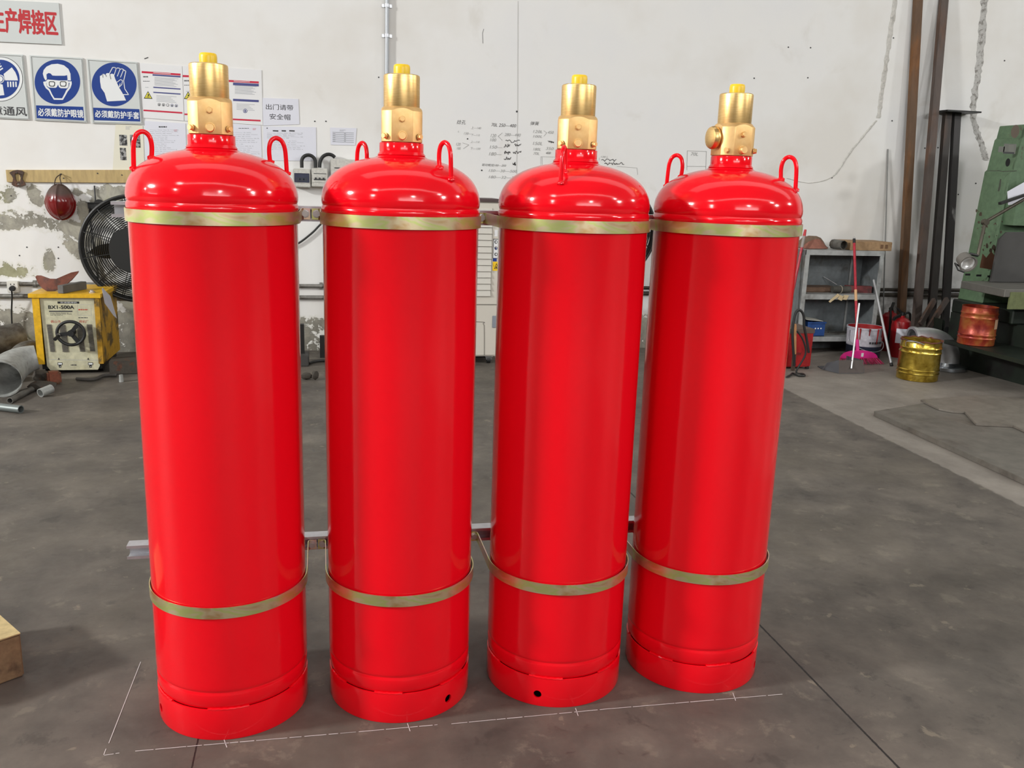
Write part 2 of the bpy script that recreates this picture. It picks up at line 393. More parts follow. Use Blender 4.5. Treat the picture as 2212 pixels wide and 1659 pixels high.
# flat artwork on planes parallel to the back wall -------------------------------------------------
def textmesh(s, bold=0.0, shear=0.0):
    c = bpy.data.curves.new('t', 'FONT'); c.body = s; c.offset = bold; c.shear = shear; c.resolution_u = 3; c.fill_mode = 'FRONT'
    o = bpy.data.objects.new('t', c); COL.objects.link(o)
    dg = bpy.context.evaluated_depsgraph_get(); dg.update()
    me = bpy.data.meshes.new_from_object(o.evaluated_get(dg))
    bpy.data.objects.remove(o, do_unlink=True); bpy.data.curves.remove(c)
    return me
class Art:
    """shapes laid on a plane y = Y, given by photo points (u, v)"""
    def __init__(s, Y, ox=0.0, oy=0.0, sc=1.0): s.Y = Y; s.ox = ox; s.oy = oy; s.sc = sc; s.b = {}; s.k = 0
    def P(s, q): return PY(s.ox + q[0] / s.sc, s.oy + q[1] / s.sc, s.Y)
    def B(s, mat):
        if mat.name not in s.b: s.b[mat.name] = (MB(), mat)
        return s.b[mat.name][0]
    def dy(s, lay): return Vector((0, -0.0007 * lay, 0))
    def poly(s, mat, pts, lay=1):
        s.B(mat).poly([s.P(p) + s.dy(lay) for p in pts]); return s
    def rect(s, mat, a, b, lay=1):
        p, q = s.P(a), s.P(b); d = s.dy(lay)
        s.B(mat).poly([Vector((p.x, s.Y, p.z)) + d, Vector((q.x, s.Y, p.z)) + d, Vector((q.x, s.Y, q.z)) + d, Vector((p.x, s.Y, q.z)) + d]); return s
    def disc(s, mat, c, rx, ry, lay=1, n=72):
        return s.poly(mat, [(c[0] + rx * math.cos(2 * PI * i / n), c[1] + ry * math.sin(2 * PI * i / n)) for i in range(n)], lay)
    def line(s, mat, pts, wd, lay=1):
        pts = [Vector((p[0], p[1])) for p in pts]
        for a, b in zip(pts, pts[1:]):
            t = (b - a)
            if t.length < 1e-6: continue
            t.normalize(); nn = Vector((-t.y, t.x)) * wd / 2; e = t * wd * 0.3
            s.poly(mat, [a - e + nn, b + e + nn, b + e - nn, a - e - nn], lay)
        return s
    def text(s, mat, string, a, b, lay=1, bold=0.0, shear=0.0, keep=False, heavy=0.0):
        me = textmesh(string, bold, shear)
        if not me.vertices: return s
        xs = [v.co.x for v in me.vertices]; ys = [v.co.y for v in me.vertices]
        x0, x1, y0, y1 = min(xs), max(xs), min(ys), max(ys)
        p, q = s.P(a), s.P(b); sx = (q.x - p.x) / max(x1 - x0, 1e-6); sz = (p.z - q.z) / max(y1 - y0, 1e-6)
        if keep: sx = sz = min(sx, sz)
        bm = s.B(mat).bm
        ww = heavy * abs(sz) * (y1 - y0)
        for k_, (ox_, oz_) in enumerate([(0, 0)] if heavy == 0 else [(0, 0), (-ww, 0), (ww, 0), (0, -ww), (0, ww), (-ww * 0.7, ww * 0.7), (ww * 0.7, -ww * 0.7), (ww * 0.7, ww * 0.7), (-ww * 0.7, -ww * 0.7)]):
            vv = [bm.verts.new((p.x + (v.co.x - x0) * sx + ox_, s.Y - 0.0007 * lay - 0.00004 * k_, q.z + (v.co.y - y0) * sz + oz_)) for v in me.vertices]
            for f in me.polygons:
                try: bm.faces.new([vv[i] for i in f.vertices])
                except ValueError: pass
        bpy.data.meshes.remove(me); return s
    def scribble(s, mat, a, b, rows, wd=1.0, seed=1, lay=1, gap=0.3):   # lines of tiny unreadable print
        r = random.Random(seed)
        for i in range(rows):
            y = a[1] + (b[1] - a[1]) * (i + 0.5) / rows; x = a[0]; end = a[0] + (b[0] - a[0]) * (0.5 + 0.5 * r.random())
            while x < end:
                L = (b[0] - a[0]) * (0.05 + 0.2 * r.random()); s.rect(mat, (x, y - wd / 2), (min(x + L, end), y + wd / 2), lay); x += L + (b[0] - a[0]) * gap * 0.1
        return s
    def build(s, parent, names=None):
        for k, (mb, mat) in s.b.items():
            nm = (names or {}).get(k, 'print')
            mb.xf(Matrix.Translation(-parent.location)).build(nm, mat, parent, smooth=False, recalc=False)
def panel(art, name, mat, pts, t, label, cat, group=None, lay=0):
    """a sheet or board with its outline, thickness t, front face on the art plane"""
    P = [art.P(p) for p in pts]; c = sum(P, Vector()) / len(P); low = min(P, key=lambda p: p.z)
    root = thing(name, label, cat, (c.x, art.Y, c.z), 0, group)
    part(root, MB().prism(P, (0, t, 0)), 'sheet' if t < 0.004 else 'board', mat, smooth=False)
    return root

# ------------------------------------------------------------------ the hall
struct('floor', MB().poly([(-22, -12, 0), (20, -12, 0), (20, WALL, 0), (-22, WALL, 0)]), FLOORM)
wb = struct('wall_back', MB().poly([(-22, WALL, 0), (20, WALL, 0), (20, WALL, H), (-22, WALL, H)]), WALLM)
struct('wall_left', MB().poly([(-22, -12, 0), (-22, WALL, 0), (-22, WALL, H), (-22, -12, H)]), SIDEM)
struct('wall_right', MB().poly([(20, -12, 0), (20, WALL, 0), (20, WALL, H), (20, -12, H)]), DARKW)
struct('wall_front', MB().poly([(-22, -12, 0), (20, -12, 0), (20, -12, H), (-22, -12, H)]), FRONTM)
struct('ceiling', MB().poly([(-22, -12, H), (20, -12, H), (20, WALL, H), (-22, WALL, H)]), CEILM)
FLOOR = bpy.data.objects['floor']

# chalk setting-out lines on the floor (part of the floor)
ch = MB()
def chalk(a, b, wd=0.0024, dash=None, seed=3):
    r = random.Random(seed); a, b = Vector(a), Vector(b); L = (b - a).length; t = (b - a) / L; n_ = Vector((-t.y, t.x, 0)) * wd / 2; s_ = 0.0
    while s_ < L:
        e = min(L, s_ + (L if dash is None else dash * (0.4 + r.random() * 1.4)))
        k = 0.6 + 0.6 * r.random()
        ch.poly([p + Vector((0, 0, 0.0008)) for p in (a + t * s_ + n_ * k, a + t * e + n_ * k, a + t * e - n_ * k, a + t * s_ - n_ * k)])
        s_ = e + (0.002 + 0.006 * r.random() if dash else 1)
F = lambda u, v: PZ(u, v, 0)
chalk(F(225, 1632), F(258, 1627), dash=0.03); chalk(F(292, 1623), F(404, 1613), dash=0.06); chalk(F(404, 1613), F(800, 1579), dash=0.05)
chalk(F(800, 1579), F(945, 1566), dash=0.05); chalk(F(975, 1564), F(1310, 1532), dash=0.06); chalk(F(1310, 1532), F(1690, 1500), dash=0.10)
chalk(F(304, 1430), F(235, 1606), wd=0.0026); chalk(F(229, 1618), F(224, 1631), wd=0.0026)
for u, v in ((487, 1607), (883, 1572), (1246, 1539), (1586, 1506)):
    chalk(F(u - 3, v - 9), F(u + 3, v + 8), wd=0.003)
ch.build('chalk_line', simple('chalk_white', (200, 198, 196), 0.9), FLOOR, smooth=False)

# ------------------------------------------------------------------ the four cylinders
ROWY = 2.33
CYL = [(-0.261, -77, 4), (0.200, 37, -3), (0.661, -27, -12), (1.105, 51, 6)]      # x, turn of lugs and foot hole, turn of valve
PROFILE = [(0.0, 0.062), (0.12, 0.064), (0.175, 0.078), (0.1925, 0.087), (0.1948, 0.0905), (0.1972, 0.0965), (0.1990, 0.105), (0.1997, 0.116), (0.1994, 0.126), (0.1984, 0.1315), (0.1966, 0.1345), (0.1966, 0.1365), (0.1988, 0.1395), (0.1998, 0.144), (0.2, 0.150),
           (0.2, 0.60), (0.2, 1.0), (0.2, 1.345), (0.2022, 1.350), (0.2032, 1.356), (0.2028, 1.362), (0.2004, 1.3665), (0.1996, 1.3685), (0.2008, 1.371), (0.2024, 1.377), (0.2026, 1.386)]
dome = [(0.0725, 1.4885), (0.089, 1.4855), (0.115, 1.478), (0.141, 1.4675), (0.165, 1.4530), (0.182, 1.4370), (0.1925, 1.4210), (0.1993, 1.4040)]
_d = [(0.2026, 1.386)] + dome[::-1]
_sp = smoothpath([(r, 0, z) for r, z in _d], 4)
PROFILE += [(p.x, p.z) for p in _sp[1:]] + [(0.066, 1.4902), (0.061, 1.4935), (0.0575, 1.4975), (0.05, 1.4975), (0.0, 1.4975)]
def rot_z(a): return Matrix.Rotation(math.radians(a), 4, 'Z')
def make_cylinder():
    root = thing('gas_cylinder', 'x', 'gas cylinder', (0, 0, 0), 0, 'red gas cylinders strapped in a row')
    body = MB().lathe(PROFILE, seg=96).build('body', RED, root, ang=45)
    # foot ring with two drilled holes and stitch welds along its top edge
    fr = MB().lathe([(0.1945, 0.0), (0.1985, 0.0005), (0.1998, 0.004), (0.2002, 0.085), (0.1996, 0.0882), (0.196, 0.0885), (0.1945, 0.086)], seg=96, closed=True)
    ring = fr.build('foot_ring', RED, root)
    cut(ring, [MB().cyl((0, -0.16, 0.037), (0, -0.24, 0.037), 0.0115, seg=28), MB().cyl((0, 0.16, 0.037), (0, 0.24, 0.037), 0.0115, seg=28)])
    for a0, a1 in ((-62, -38), (-8, 22), (52, 84), (118, 150), (182, 214), (248, 272)):
        pts = [(0.1974 * math.sin(math.radians(a)), -0.1974 * math.cos(math.radians(a)), 0.0890 + 0.0008 * math.sin(a * 1.3)) for a in range(a0, a1, 2)]
        MB().tube(pts, 0.0036, 8).build('weld_bead', RED, ring)
    # neck collar: short threaded boss
    MB().lathe([(0.05, 1.496), (0.0615, 1.496), (0.0578, 1.5005), (0.0558, 1.5035), (0.0558, 1.5245), (0.0548, 1.5262), (0.047, 1.5262), (0.047, 1.5235), (0.0, 1.5235)], seg=64).build('neck_collar', RED, root)
    # lifting lugs: bent round bar welded radially on the shoulder
    for sgn in (1, -1):
        q = [(0.139, 1.4640), (0.1365, 1.492), (0.1385, 1.511), (0.1445, 1.5225), (0.155, 1.5275), (0.1665, 1.5225), (0.1735, 1.510), (0.1770, 1.490), (0.1795, 1.4345)]
        m = MB().tube(smoothpath([(0, -sgn * r, z) for r, z in q], 5), 0.0056, 12)
        lug = m.build('lifting_lug', RED, root)
        for r, z in ((0.1388, 1.4690), (0.1792, 1.4425)):
            wm = MB()
            wm.lathe([(0.0098, -0.005), (0.0098, -0.002), (0.0086, 0.001), (0.0066, 0.0045), (0.005, 0.005)], (0, -sgn * r, z), 14)
            for k in range(5):
                a = k * 1.3; bmesh.ops.create_icosphere(wm.bm, subdivisions=1, radius=0.0032, matrix=Matrix.Translation((0.0078 * math.cos(a), -sgn * r + 0.0078 * math.sin(a), z + 0.0005)))
            wm.build('weld', RED, lug)
    # brass container valve
    v = bpy.data.objects.new('valve', None); COL.objects.link(v); v.parent = root; v.location = (0, 0, 1.5235); v.empty_display_size = 0.02
    fh, hw = 0.0325, 0.0508          # flat half width, half depth of the chamfered square body
    octo = [(fh, -hw), (hw, -fh), (hw, fh), (fh, hw), (-fh, hw), (-hw, fh), (-hw, -fh), (-fh, -hw)]
    bmv = MB(); bmv.prism([(x, y, 0.004) for x, y in octo], (0, 0, 0.085))
    vb = bmv.build('valve_body', BRASSB, v, smooth=False)
    cone = MB().lathe([(0.0, -0.02), (0.0568, -0.02), (0.0568, 0.0785), (0.0462, 0.0900), (0.0462, 0.12), (0.0, 0.12)], seg=64)
    c = cone.build('cutter', DARKV, v); m = vb.modifiers.new('b', 'BOOLEAN'); m.operation = 'INTERSECT'; m.solver = 'EXACT'; m.object = c
    bv = vb.modifiers.new('v', 'BEVEL'); bv.width = 0.0012; bv.segments = 2; bv.limit_method = 'ANGLE'; bv.angle_limit = math.radians(25)
    dg = bpy.context.evaluated_depsgraph_get(); dg.update(); me = bpy.data.meshes.new_from_object(vb.evaluated_get(dg)); vb.modifiers.clear(); vb.data = me
    me.polygons.foreach_set('use_smooth', [True] * len(me.polygons)); me.set_sharp_from_angle(angle=math.radians(20))
    bpy.data.objects.remove(c, do_unlink=True)
    MB().cyl((0, 0, 0), (0, 0, 0.006), 0.045, seg=48).build('thread', BRASSB, v)
    MB().lathe([(0.0448, 0.086), (0.0453, 0.088), (0.0453, 0.1610), (0.0447, 0.1648), (0.0425, 0.1668), (0.0, 0.1668)], seg=64).build('valve_sleeve', BRASS, v)
    cp = MB().lathe([(0.0, 0.1668), (0.0206, 0.1668), (0.0208, 0.183), (0.0198, 0.1893), (0.0178, 0.1915), (0.0, 0.1915)], seg=10); cp.build('safety_cap', YEL, v, ang=60)
    pl = MB().cyl((0, -0.0508, 0.0185), (0, -0.0535, 0.0185), 0.0118, seg=28).lathe([(0.0102, 0), (0.0102, 0.0095), (0.0086, 0.0128), (0, 0.0128)], (0, -0.0508, 0.0185), 28, Matrix.Rotation(PI / 2, 3, 'X'))
    pl.build('round_plug', BRASSB, v)
    MB().cyl((0, -0.0508, 0.0590), (0, -0.0600, 0.0590), 0.0078, seg=6).cyl((0, -0.0600, 0.0590), (0, -0.0615, 0.0590), 0.0064, 0.0058, seg=24).build('hex_plug', BRASSB, v, smooth=False)
    for sg in (1, -1):
        d = Vector((sg * 0.7071, -0.7071, 0)); p = Vector((sg * 0.0417, -0.0417, 0.0175))
        MB().cyl(p, p + d * 0.008, 0.0062, seg=6).cyl(p, p + d * 0.0022, 0.0078, seg=20).build('bleed_bolt', BRASSB, v, smooth=False)
    return root
def kids(o): return [c for c in COL.objects if c.parent == o]
def dup(o, parent=None):
    c = o.copy(); COL.objects.link(c)
    if parent is not None: c.parent = parent
    for ch_ in kids(o): dup(ch_, c)
    return c
proto = make_cylinder()
CL = ['tall red gas cylinder with brass valve at the left end of the strapped row',
      'second red gas cylinder from the left, its foot hole low at front right',
      'third red gas cylinder from the left, one lifting lug and foot hole facing forward',
      'red gas cylinder at the right end of the row, brass outlet cap sticking out leftwards']
cyls = [proto] + [dup(proto) for _ in range(3)]
for o, (x, turn, vt), lb in zip(cyls, CYL, CL):
    o.location = (x, ROWY, 0); o['label'] = lb
    for c in kids(o):
        nm = c.name.split('.')[0]
        if nm in ('foot_ring', 'lifting_lug'): c.rotation_euler = (0, 0, math.radians(turn + (11 if turn == -77 and nm == 'foot_ring' else 0)))
        if nm == 'valve':
            c.rotation_euler = (0, 0, math.radians(vt))
            if o is cyls[3]:
                R_ = Matrix.Rotation(-PI / 2, 3, 'Y')
                MB().lathe([(0.024, 0.047), (0.024, 0.054), (0.0295, 0.0555), (0.0305, 0.058), (0.0305, 0.0655), (0.0275, 0.071), (0.018, 0.0745), (0.0, 0.0755)], (0, 0, 0.050), 40, R_).build('outlet_cap', BRASS, c)

# straps and rails --------------------------------------------------------------------------------
def make_strap(i, z, hgt, which):
    x = CYL[i][0]; r = (0.2030 if i == 0 else 0.2050) if which == 'lower' else 0.2040
    earL = (0.2205 if i == 3 else 0.2285); earR = (0.2205 if i == 2 else 0.2285)
    yb = 0.2015; ybL = 0.198 if i == 3 else yb
    pts = [(-earL, ybL), (-r - 0.006, ybL), (-r - 0.001, ybL - 0.006), (-r, ybL - 0.02), (-r, 0.08)]
    pts += [(-r * math.cos(a), -r * math.sin(a)) for a in [PI * k / 48 for k in range(49)]]
    pts += [(r, 0.08), (r, yb - 0.02), (r + 0.001, yb - 0.006), (r + 0.006, yb), (earR, yb)]
    if i == 0:
        e_ = [(-0.125, yb), (-0.150, yb)] + [(-(r + 0.0005) * math.cos(t), (r + 0.0005) * math.sin(t)) for t in [PI * k / 60 for k in range(16, -1, -1)]]
        pts = e_ + pts[6:]; earL = 0.1385
    rows = [[(px, py, -hgt / 2) for px, py in pts], [(px, py, hgt / 2) for px, py in pts]]
    m = MB().grid(rows); m.solid(0.0022)
    ords = ['leftmost cylinder', 'second cylinder from the left', 'third cylinder from the left', 'rightmost cylinder']
    root = thing('retaining_strap', 'yellowish zinc strap round the %s of the %s' % ('shoulder' if which == 'upper' else 'lower body', ords[i]), 'strap', (x, ROWY, z), 0, which + ' straps around the red cylinders')
    m.build('strap', STRAP, root, ang=40)
    for sg, e, y in ((-1, earL, ybL), (1, earR, yb)):
        if i in (0, 3) and sg < 0: continue
        bx = sg * (e - 0.0135)
        b = MB().cyl((bx, y - 0.0025, 0.001), (bx, y - 0.0030 - 0.008, 0.001), 0.0098, seg=6).cyl((bx, y - 0.0105, 0.001), (bx, y - 0.0118, 0.001), 0.0078, seg=20).cyl((bx, y + 0.0025, 0.001), (bx, y - 0.0035, 0.001), 0.0112, seg=24)
        b.build('bolt', ZINC, root, smooth=False)
for i in range(4):
    make_strap(i, 1.3355, 0.030, 'upper'); make_strap(i, 0.3620, 0.030, 'lower')
def make_rail(z, x0, x1, label):
    y0 = ROWY + 0.2050; hh, dd, t, lip = 0.0205, 0.041, 0.0022, 0.0085
    prof = [(y0, -hh + lip), (y0, -hh), (y0 + dd, -hh), (y0 + dd, hh), (y0, hh), (y0, hh - lip), (y0 + t, hh - lip), (y0 + t, hh - t), (y0 + dd - t, hh - t), (y0 + dd - t, -hh + t), (y0 + t, -hh + t), (y0 + t, -hh + lip)]
    m = MB().prism([(0, y, zz) for y, zz in prof], (x1 - x0, 0, 0))
    root = tag(m.build('mounting_rail', GALV, None, (x0, 0, z), smooth=False), label, 'rail', 'channel rails behind the cylinders')
    cuts = [MB().cyl((k, y0 + dd - 0.02, 0.002), (k, y0 + dd + 0.02, 0.002), 0.009, seg=24) for k in (0.03, 0.19, 0.52, 0.98)]
    cut(root, cuts)
make_rail(1.3355, -0.545, 1.27, 'upper galvanised channel rail behind the shoulders of the red cylinders')
make_rail(0.3640, -0.566, 1.27, 'lower galvanised channel rail behind the feet of the red cylinders')

# ------------------------------------------------------------------ on the back wall, left
YW = WALL - 0.012
Z1 = dict(ox=0, oy=0, sc=5.53)
def screws(root, pts):
    for p in pts:
        part(root, MB().cyl(p, Vector(p) + Vector((0, -0.003, 0)), 0.005, seg=10), 'screw', INKD)
# red lettered board
a = Art(YW, **Z1)
r = panel(a, 'sign_board', SWHITE, [(-620, -30), (700, 35), (738, 532), (-600, 470)], 0.010, 'long pale board with big red characters above the blue safety signs', 'sign')
a.text(SRED, '生产焊接区', (-108, 88), (692, 425), 1, 0.0, heavy=0.026); a.build(r, {'sign_red': 'lettering'})
G_SIGN = 'blue and white safety signs on the wall'
def sign_frame(r, a, pts):
    P = [a.P(p) + Vector((0, -0.002, 0)) for p in pts]
    part(r, MB().tube(P, 0.0035, 6, closed=True), 'raised_rim', SWHITE)
# ventilation sign
a = Art(YW, **Z1)
pts = [(-330, 625), (272, 652), (352, 1432), (-290, 1400)]
r = panel(a, 'safety_sign', SWHITE, pts, 0.008, 'leftmost blue safety sign with a fan symbol, cut by the photo edge', 'sign', G_SIGN)
sign_frame(r, a, [(-315, 640), (258, 668), (338, 1418), (-275, 1385)])
a.disc(INKD, (2, 945), 272, 268, 1); a.disc(SPRINT, (2, 945), 266, 262, 2); a.disc(SBLUE, (2, 945), 233, 232, 3)
for k in range(3):
    t = k * 2 * PI / 3
    def R_(p): x, y = p[0], p[1] - 945; return (2 + x * math.cos(t) - y * math.sin(t), 945 + x * math.sin(t) + y * math.cos(t))
    a.poly(SPRINT, [R_(p) for p in ((42, 885), (140, 805), (182, 862), (204, 915), (214, 962), (60, 960))], 4)
    for q in range(4):
        a.poly(SPRINT, [R_(p) for p in ((84 + q * 32, 976), (102 + q * 32, 976), (104 + q * 32, 1040), (88 + q * 32, 1040))], 4)
a.disc(SPRINT, (2, 945), 52, 52, 5); a.disc(SBLUE, (2, 945), 42, 42, 6); a.disc(SPRINT, (2, 945), 34, 34, 7)
a.text(INKD, '注意通风', (-250, 1255), (322, 1388), 2, 0.0, heavy=0.014); a.build(r, {'dark_ink': 'lettering'})
# goggles sign
a = Art(YW, **Z1)
r = panel(a, 'safety_sign', SWHITE, [(352, 658), (985, 690), (1042, 1465), (408, 1436)], 0.008, 'blue safety sign showing a head wearing goggles', 'sign', G_SIGN)
sign_frame(r, a, [(368, 674), (970, 704), (1026, 1450), (424, 1421)])
a.disc(SBLUE, (686, 978), 272, 267, 1)
a.poly(SPRINT, [(512, 880), (522, 836), (556, 796), (616, 768), (690, 762), (764, 780), (818, 824), (842, 880), (847, 962), (806, 960), (800, 905), (600, 905), (545, 962), (526, 930)], 2)
a.poly(SBLUE, [(560, 948), (556, 888), (582, 872), (608, 880), (626, 902), (700, 908), (764, 908), (802, 898), (808, 952)], 3)
a.poly(SPRINT, [(516, 978), (524, 1012), (548, 1054), (582, 1082), (612, 1140), (644, 1192), (752, 1194), (790, 1130), (808, 1096), (842, 1052), (858, 1004), (856, 972), (820, 972), (545, 972)], 2)
a.poly(SBLUE, [(552, 990), (560, 1034), (596, 1066), (626, 1130), (652, 1172), (742, 1174), (776, 1112), (790, 1080), (822, 1040), (832, 990)], 3)
a.poly(SPRINT, [(552, 968), (570, 950), (700, 962), (806, 962), (822, 980), (818, 1040), (800, 1056), (726, 1054), (706, 1040), (694, 1010), (680, 1040), (664, 1050), (588, 1046), (562, 1028)], 4)
for x0, x1 in ((584, 660), (716, 796)):
    a.poly(INKD, [(x0, 982), (x0 + 14, 970), (x1 - 14, 972), (x1, 986), (x1 - 2, 1022), (x1 - 16, 1036), (x0 + 16, 1034), (x0 + 2, 1020)], 5)
    a.poly(SPRINT, [(x0 + 10, 988), (x0 + 20, 980), (x1 - 20, 982), (x1 - 10, 992), (x1 - 12, 1016), (x1 - 22, 1026), (x0 + 20, 1024), (x0 + 12, 1014)], 6)
a.poly(SBLUE, [(430, 1258), (994, 1276), (1006, 1440), (440, 1412)], 1)
a.text(SPRINT, '必须戴防护眼镜', (450, 1290), (998, 1408), 2, 0.0, heavy=0.022); a.build(r)
# gloves sign
a = Art(YW, **Z1)
r = panel(a, 'safety_sign', SWHITE, [(1035, 700), (1642, 740), (1702, 1486), (1098, 1472)], 0.008, 'blue safety sign showing a pair of gloves', 'sign', G_SIGN)
sign_frame(r, a, [(1050, 716), (1628, 754), (1686, 1470), (1114, 1457)])
a.disc(SBLUE, (1364, 1008), 268, 262, 1)
a.line(SPRINT, [(1306, 880), (1345, 806), (1372, 806), (1390, 820), (1402, 812), (1424, 814), (1440, 828), (1456, 820), (1474, 832), (1504, 852), (1478, 965), (1490, 1060), (1536, 1130), (1470, 1130)], 9, 2)
for l_ in ([(1388, 822), (1362, 900)], [(1434, 828), (1402, 910)], [(1474, 838), (1440, 922)], [(1388, 990), (1440, 950), (1464, 962), (1456, 1010), (1420, 1046), (1436, 1000)]): a.line(SPRINT, l_, 8, 2)
a.poly(SPRINT, [(1194, 908), (1214, 900), (1226, 884), (1246, 884), (1256, 896), (1276, 874), (1302, 874), (1312, 890), (1336, 880), (1360, 888), (1376, 940), (1420, 1040), (1480, 1140), (1506, 1200), (1280, 1212), (1250, 1110), (1208, 1050), (1196, 970)], 3)
for l_ in ([(1228, 888), (1232, 925)], [(1262, 892), (1274, 915)], [(1312, 892), (1326, 945)]): a.line(INKD, l_, 6, 4)
a.poly(SBLUE, [(1112, 1286), (1664, 1304), (1676, 1452), (1122, 1436)], 1)
a.text(SPRINT, '必须戴防护手套', (1132, 1316), (1664, 1424), 2, 0.0, heavy=0.022); a.build(r)

# red-barred occupational hazard posters (photo frame origin 280,100, scale 4.609)
Z4 = dict(ox=280, oy=100, sc=4.609)
def poster(pts, label, x0, bars, tri, kind):
    a = Art(WALL - 0.005, **Z4)
    r = panel(a, 'poster', PAPER, pts, 0.003, label, 'poster', 'red barred posters on the wall')
    (ax, ay), (bx, by) = bars[0], bars[1]
    def bar(mat, p, q, hh, lay=1): a.poly(mat, [p, q, (q[0], q[1] + hh), (p[0], p[1] + hh)], lay)
    dx = bx - ax; sl = (by - ay) / dx
    Y_ = lambda x, y: y + sl * (x - ax)
    L = lambda x0, x1, y0, mat, hh, lay=1: bar(mat, (x0, Y_(x0, y0)), (x1, Y_(x1, y0)), hh, lay)
    L(ax, bx, ay, INKR, 20); L(ax + dx * 0.28, bx, ay + 24, INKB, 15 if kind == 0 else 26)
    L(ax + dx * 0.3, ax + dx * 0.75, ay + 6, PAPER, 5, 2)
    if kind == 0:
        L(ax + dx * 0.30, bx, ay + 148, INKB, 12); L(ax + dx * 0.30, bx, ay + 198, INKB, 12)
    else:
        L(ax + dx * 0.28, bx, ay + 185, INKB, 22)
    L(ax + 18, bx + 18, ay + 382, INKR, 16)
    for i in range(8):
        L(ax + dx * 0.33, bx - 22 - (i * 37) % 60, ay + 52 + i * 11, INKG, 4)
    for i in range(5):
        L(ax + dx * 0.38, bx - 40 - (i * 53) % 70, ay + 232 + i * 14, INKG, 4)
    if kind == 0:
        a.scribble(INKD, (ax + 14, ay + 48), (ax + 96, ay + 66), 1, 13, 4); a.scribble(INKD, (ax + 14, ay + 96), (ax + 96, ay + 106), 1, 6, 5)
        a.scribble(INKG, (ax + 36, ay + 158), (ax + 90, ay + 168), 1, 5, 8)
        tx, ty = tri
        a.poly(INKK, [(tx, ty), (tx + 45, ty + 78), (tx - 42, ty + 74)], 1); a.poly(SYEL, [(tx, ty + 12), (tx + 35, ty + 71), (tx - 32, ty + 67)], 2)
        a.disc(INKK, (tx + 4, ty + 40), 8, 9, 3); a.rect(INKK, (tx - 14, ty + 54), (tx + 16, ty + 62), 3)
        for i in range(5):
            cx = ax + dx * (0.45 + 0.11 * i); cy = Y_(cx, ay + 322); a.disc(INKD if i < 3 else INKB, (cx, cy), 15, 15, 1, 18); a.disc(PAPER, (cx, cy), 11, 11, 2, 18); a.disc(INKD if i != 2 else PAPER, (cx, cy + 2), 6, 8, 3, 10)
    else:
        cx, cy = ax + dx * 0.62, ay + 312; a.disc(INKB, (cx, cy), 21, 21, 1); a.disc(PAPER, (cx, cy), 15, 15, 2); a.disc(INKB, (cx, cy), 9, 11, 3)
    a.build(r)
poster([(100, 165), (522, 195), (540, 742), (130, 712)], 'red barred poster right beside the gloves sign', 0, ((120, 246), (507, 272)), (183, 446), 0)
poster([(526, 196), (930, 210), (948, 762), (548, 742)], 'red barred poster mostly hidden behind the leftmost brass valve', 0, ((528, 286), (915, 300)), (582, 450), 0)
poster([(936, 212), (1312, 236), (1326, 786), (956, 760)], 'red barred poster with two wide blue bars, right of the leftmost valve', 0, ((930, 332), (1286, 350)), None, 1)
# cream sheet with photographs
a = Art(WALL - 0.004, **Z4)
r = panel(a, 'photo_sheet', CREAM, [(-140, 775), (130, 790), (150, 1255), (-170, 1255)], 0.002, 'cream sheet with small black and white photographs, above the wooden plank', 'sheet')
PH = rusty('grey_photo_print', (168, 168, 166), (46, 46, 46), 0.42, 0.56, 40)
a.rect(PH, (-105, 880), (-22, 990), 1); a.rect(PH, (-98, 1010), (-30, 1135), 1); a.rect(PH, (2, 880), (110, 1010), 1); a.scribble(INKG, (-40, 795), (20, 830), 3, 5, 2); a.build(r)
# printed notices
def notice(pts, label, Z, fn, mat=PAPERB, Y=WALL - 0.004):
    a = Art(Y, **Z); r = panel(a, 'notice_sheet', mat, pts, 0.002, label, 'notice', 'printed paper notices on the wall'); fn(a); a.build(r); return r
notice([(148, 742), (556, 768), (566, 1150), (160, 1140)], 'printed paper notice under the first red barred poster', Z4, lambda a: (a.scribble(INKD, (290, 790), (420, 815), 1, 13, 3), a.scribble(INKG, (200, 825), (520, 1090), 15, 5, 6), a.scribble(INKR, (440, 828), (500, 848), 2, 4, 3)))
notice([(900, 765), (1305, 790), (1318, 1180), (905, 1160)], 'printed paper notice half hidden behind the leftmost brass valve', Z4, lambda a: (a.scribble(INKD, (1085, 808), (1250, 826), 1, 6, 3), a.scribble(INKG, (960, 850), (1300, 1120), 14, 5, 9), a.scribble(INKR, (1225, 815), (1280, 835), 2, 4, 3)))
Z8 = dict(ox=540, oy=180, sc=6.9125)
notice([(196, 640), (985, 655), (990, 1160), (205, 1150)], 'printed paper notice with a cursive heading below the hard hat notice', Z8, lambda a: (a.scribble(INKD, (340, 695), (870, 725), 1, 22, 3, 1, 0.9), a.scribble(INKG, (255, 735), (850, 830), 5, 8, 6), a.scribble(INKG, (300, 850), (840, 1000), 6, 7, 9), a.disc(INKK, (256, 670), 10, 7, 1)))
notice([(1195, 660), (1592, 668), (1572, 925), (1205, 918)], 'small bluish table printed on paper, left of the second valve', Z8, lambda a: [a.rect(INKG, (1232, 735 + 28 * i), (1550, 738 + 28 * i), 1) for i in range(6)] + [a.scribble(INKG, (1340, 690), (1430, 720), 2, 8, 2)] + [a.rect(INKG, (1405, 745 + 28 * i), (1432, 757 + 28 * i), 1) for i in range(5)] + [a.rect(INKG, (1236, 745 + 28 * i), (1275, 755 + 28 * i), 1) for i in range(5)])
notice([(185, 218), (722, 234), (738, 612), (196, 632)], 'paper notice in large black characters about wearing a hard hat', Z8, lambda a: (a.text(INKK, '出门请带', (236, 306), (646, 408), 1, 0.0), a.text(INKK, '安全帽', (292, 450), (604, 550), 1, 0.0)))

